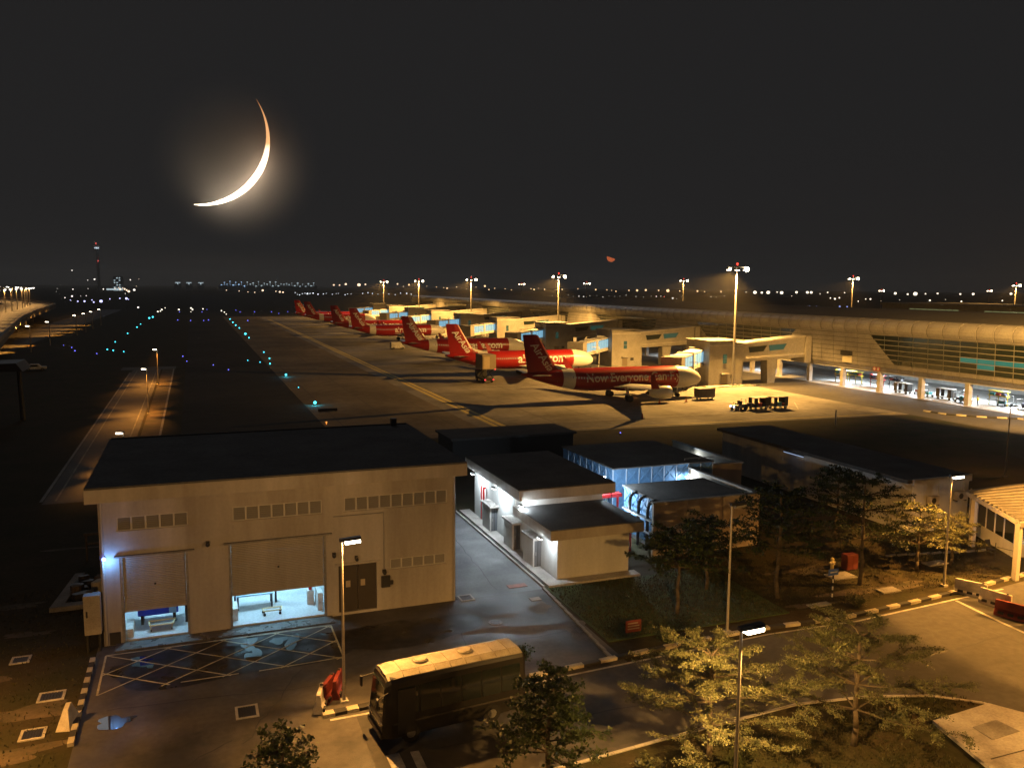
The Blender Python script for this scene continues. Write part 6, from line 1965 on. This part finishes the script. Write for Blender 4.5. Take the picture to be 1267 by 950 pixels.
rp = nt.nodes.new('ShaderNodeValToRGB')
mr = nt.nodes.new('ShaderNodeMapRange')
mr.inputs['From Min'].default_value = p1_.y
mr.inputs['From Max'].default_value = p2_.y
nt.links.new(sx.outputs['Y'], mr.inputs[0])
nt.links.new(mr.outputs[0], rp.inputs[0])
rp.color_ramp.elements[0].color = (1.0, .82, .60, 1)
rp.color_ramp.elements[1].color = (.030, .011, .0035, 1)
e_ = rp.color_ramp.elements.new(.35)
e_.color = (.85, .62, .42, 1)
e_ = rp.color_ramp.elements.new(.6)
e_.color = (.11, .055, .022, 1)
nt.links.new(rp.outputs[0], p_.inputs['Emission Color'])
p_.inputs['Emission Strength'].default_value = 20.0
mo = thing('crescent_moon', 'large glowing crescent moon in the black sky at upper left', 'moon', C0 + cen * MD)
cr_o = b.build('crescent', mm, mo)
M4 = Matrix((ex.to_4d(), ey.to_4d(), (-cen).to_4d(), Vector((0, 0, 0, 1)))).transposed()
M4[3] = (0, 0, 0, 1)
M4 = Matrix(((ex.x, ey.x, -cen.x, 0), (ex.y, ey.y, -cen.y, 0), (ex.z, ey.z, -cen.z, 0), (0, 0, 0, 1)))
cr_o.matrix_local = M4
# thin mist round the moon that scatters its light
hz = MB().ball((0, 0, 0), 1.0, n=32, m=20)
vm = bpy.data.materials.new('moon_mist')
vm.use_nodes = True
vt = vm.node_tree
vt.nodes.clear()
vo = vt.nodes.new('ShaderNodeOutputMaterial')
pv = vt.nodes.new('ShaderNodeVolumePrincipled')
pv.inputs['Color'].default_value = (1, .95, .90, 1)
gtc = vt.nodes.new('ShaderNodeTexCoord')
ggr = vt.nodes.new('ShaderNodeTexGradient')
ggr.gradient_type = 'QUADRATIC_SPHERE'
gmu = vt.nodes.new('ShaderNodeMath')
gmu.operation = 'MULTIPLY'
gmu.inputs[1].default_value = .0105
vt.links.new(gtc.outputs['Object'], ggr.inputs['Vector'])
vt.links.new(ggr.outputs['Fac'], gmu.inputs[0])
vt.links.new(gmu.outputs[0], pv.inputs['Density'])
pv.inputs['Anisotropy'].default_value = 0.0
vt.links.new(pv.outputs[0], vo.inputs['Volume'])
mc = M4 @ Vector(((p1_.x + p2_.x) / 2 + 45, (p1_.y + p2_.y) / 2 - 30, 0))
ho = hz.build('moon_mist', vm)
ho.location = C0 + cen * MD + mc
ho.scale = (390, 390, 390)
ho['kind'] = 'stuff'
# small orange half moon low over the terminal
d2 = Vector((.4633, .8856, .0325)).normalized()
t = thing('small_moon', 'tiny orange half moon low in the sky over the terminal', 'moon', C0 + d2 * 6000)
e1 = Vector((d2.y, -d2.x, 0)).normalized()
e2 = e1.cross(d2)
e2 = e2 if e2.z > 0 else -e2
a0 = R(-18)
r0 = 30.0
rings = []
for k in range(13):
    th = pi + pi * k / 12
    rings.append((cos(th) * r0, sin(th) * r0))
pts = [(x * cos(a0) - y * sin(a0), x * sin(a0) + y * cos(a0)) for x, y in rings]
b = MB().loft([[tuple(e1 * x + e2 * (y + 12) - d2 * 3) for x, y in pts], [tuple(e1 * x + e2 * (y + 12) + d2 * 7) for x, y in pts]])
b.build('half_disc', lightmat('red_moon', (.75, .16, .05), .9), t)

# ================================================================== HAZE
hb = MB().box(-6010, -210, -1, 6010, 9010, 138).build('haze', None)
hm = bpy.data.materials.new('night_haze')
hm.use_nodes = True
ht = hm.node_tree
ht.nodes.clear()
hout = ht.nodes.new('ShaderNodeOutputMaterial')
hv = ht.nodes.new('ShaderNodeVolumePrincipled')
hv.inputs['Color'].default_value = (1, .97, .92, 1)
hv.inputs['Density'].default_value = HAZE
hv.inputs['Anisotropy'].default_value = 0.3
ht.links.new(hv.outputs[0], hout.inputs['Volume'])
hb.data.materials.clear()
hb.data.materials.append(hm)
hb['kind'] = 'stuff'
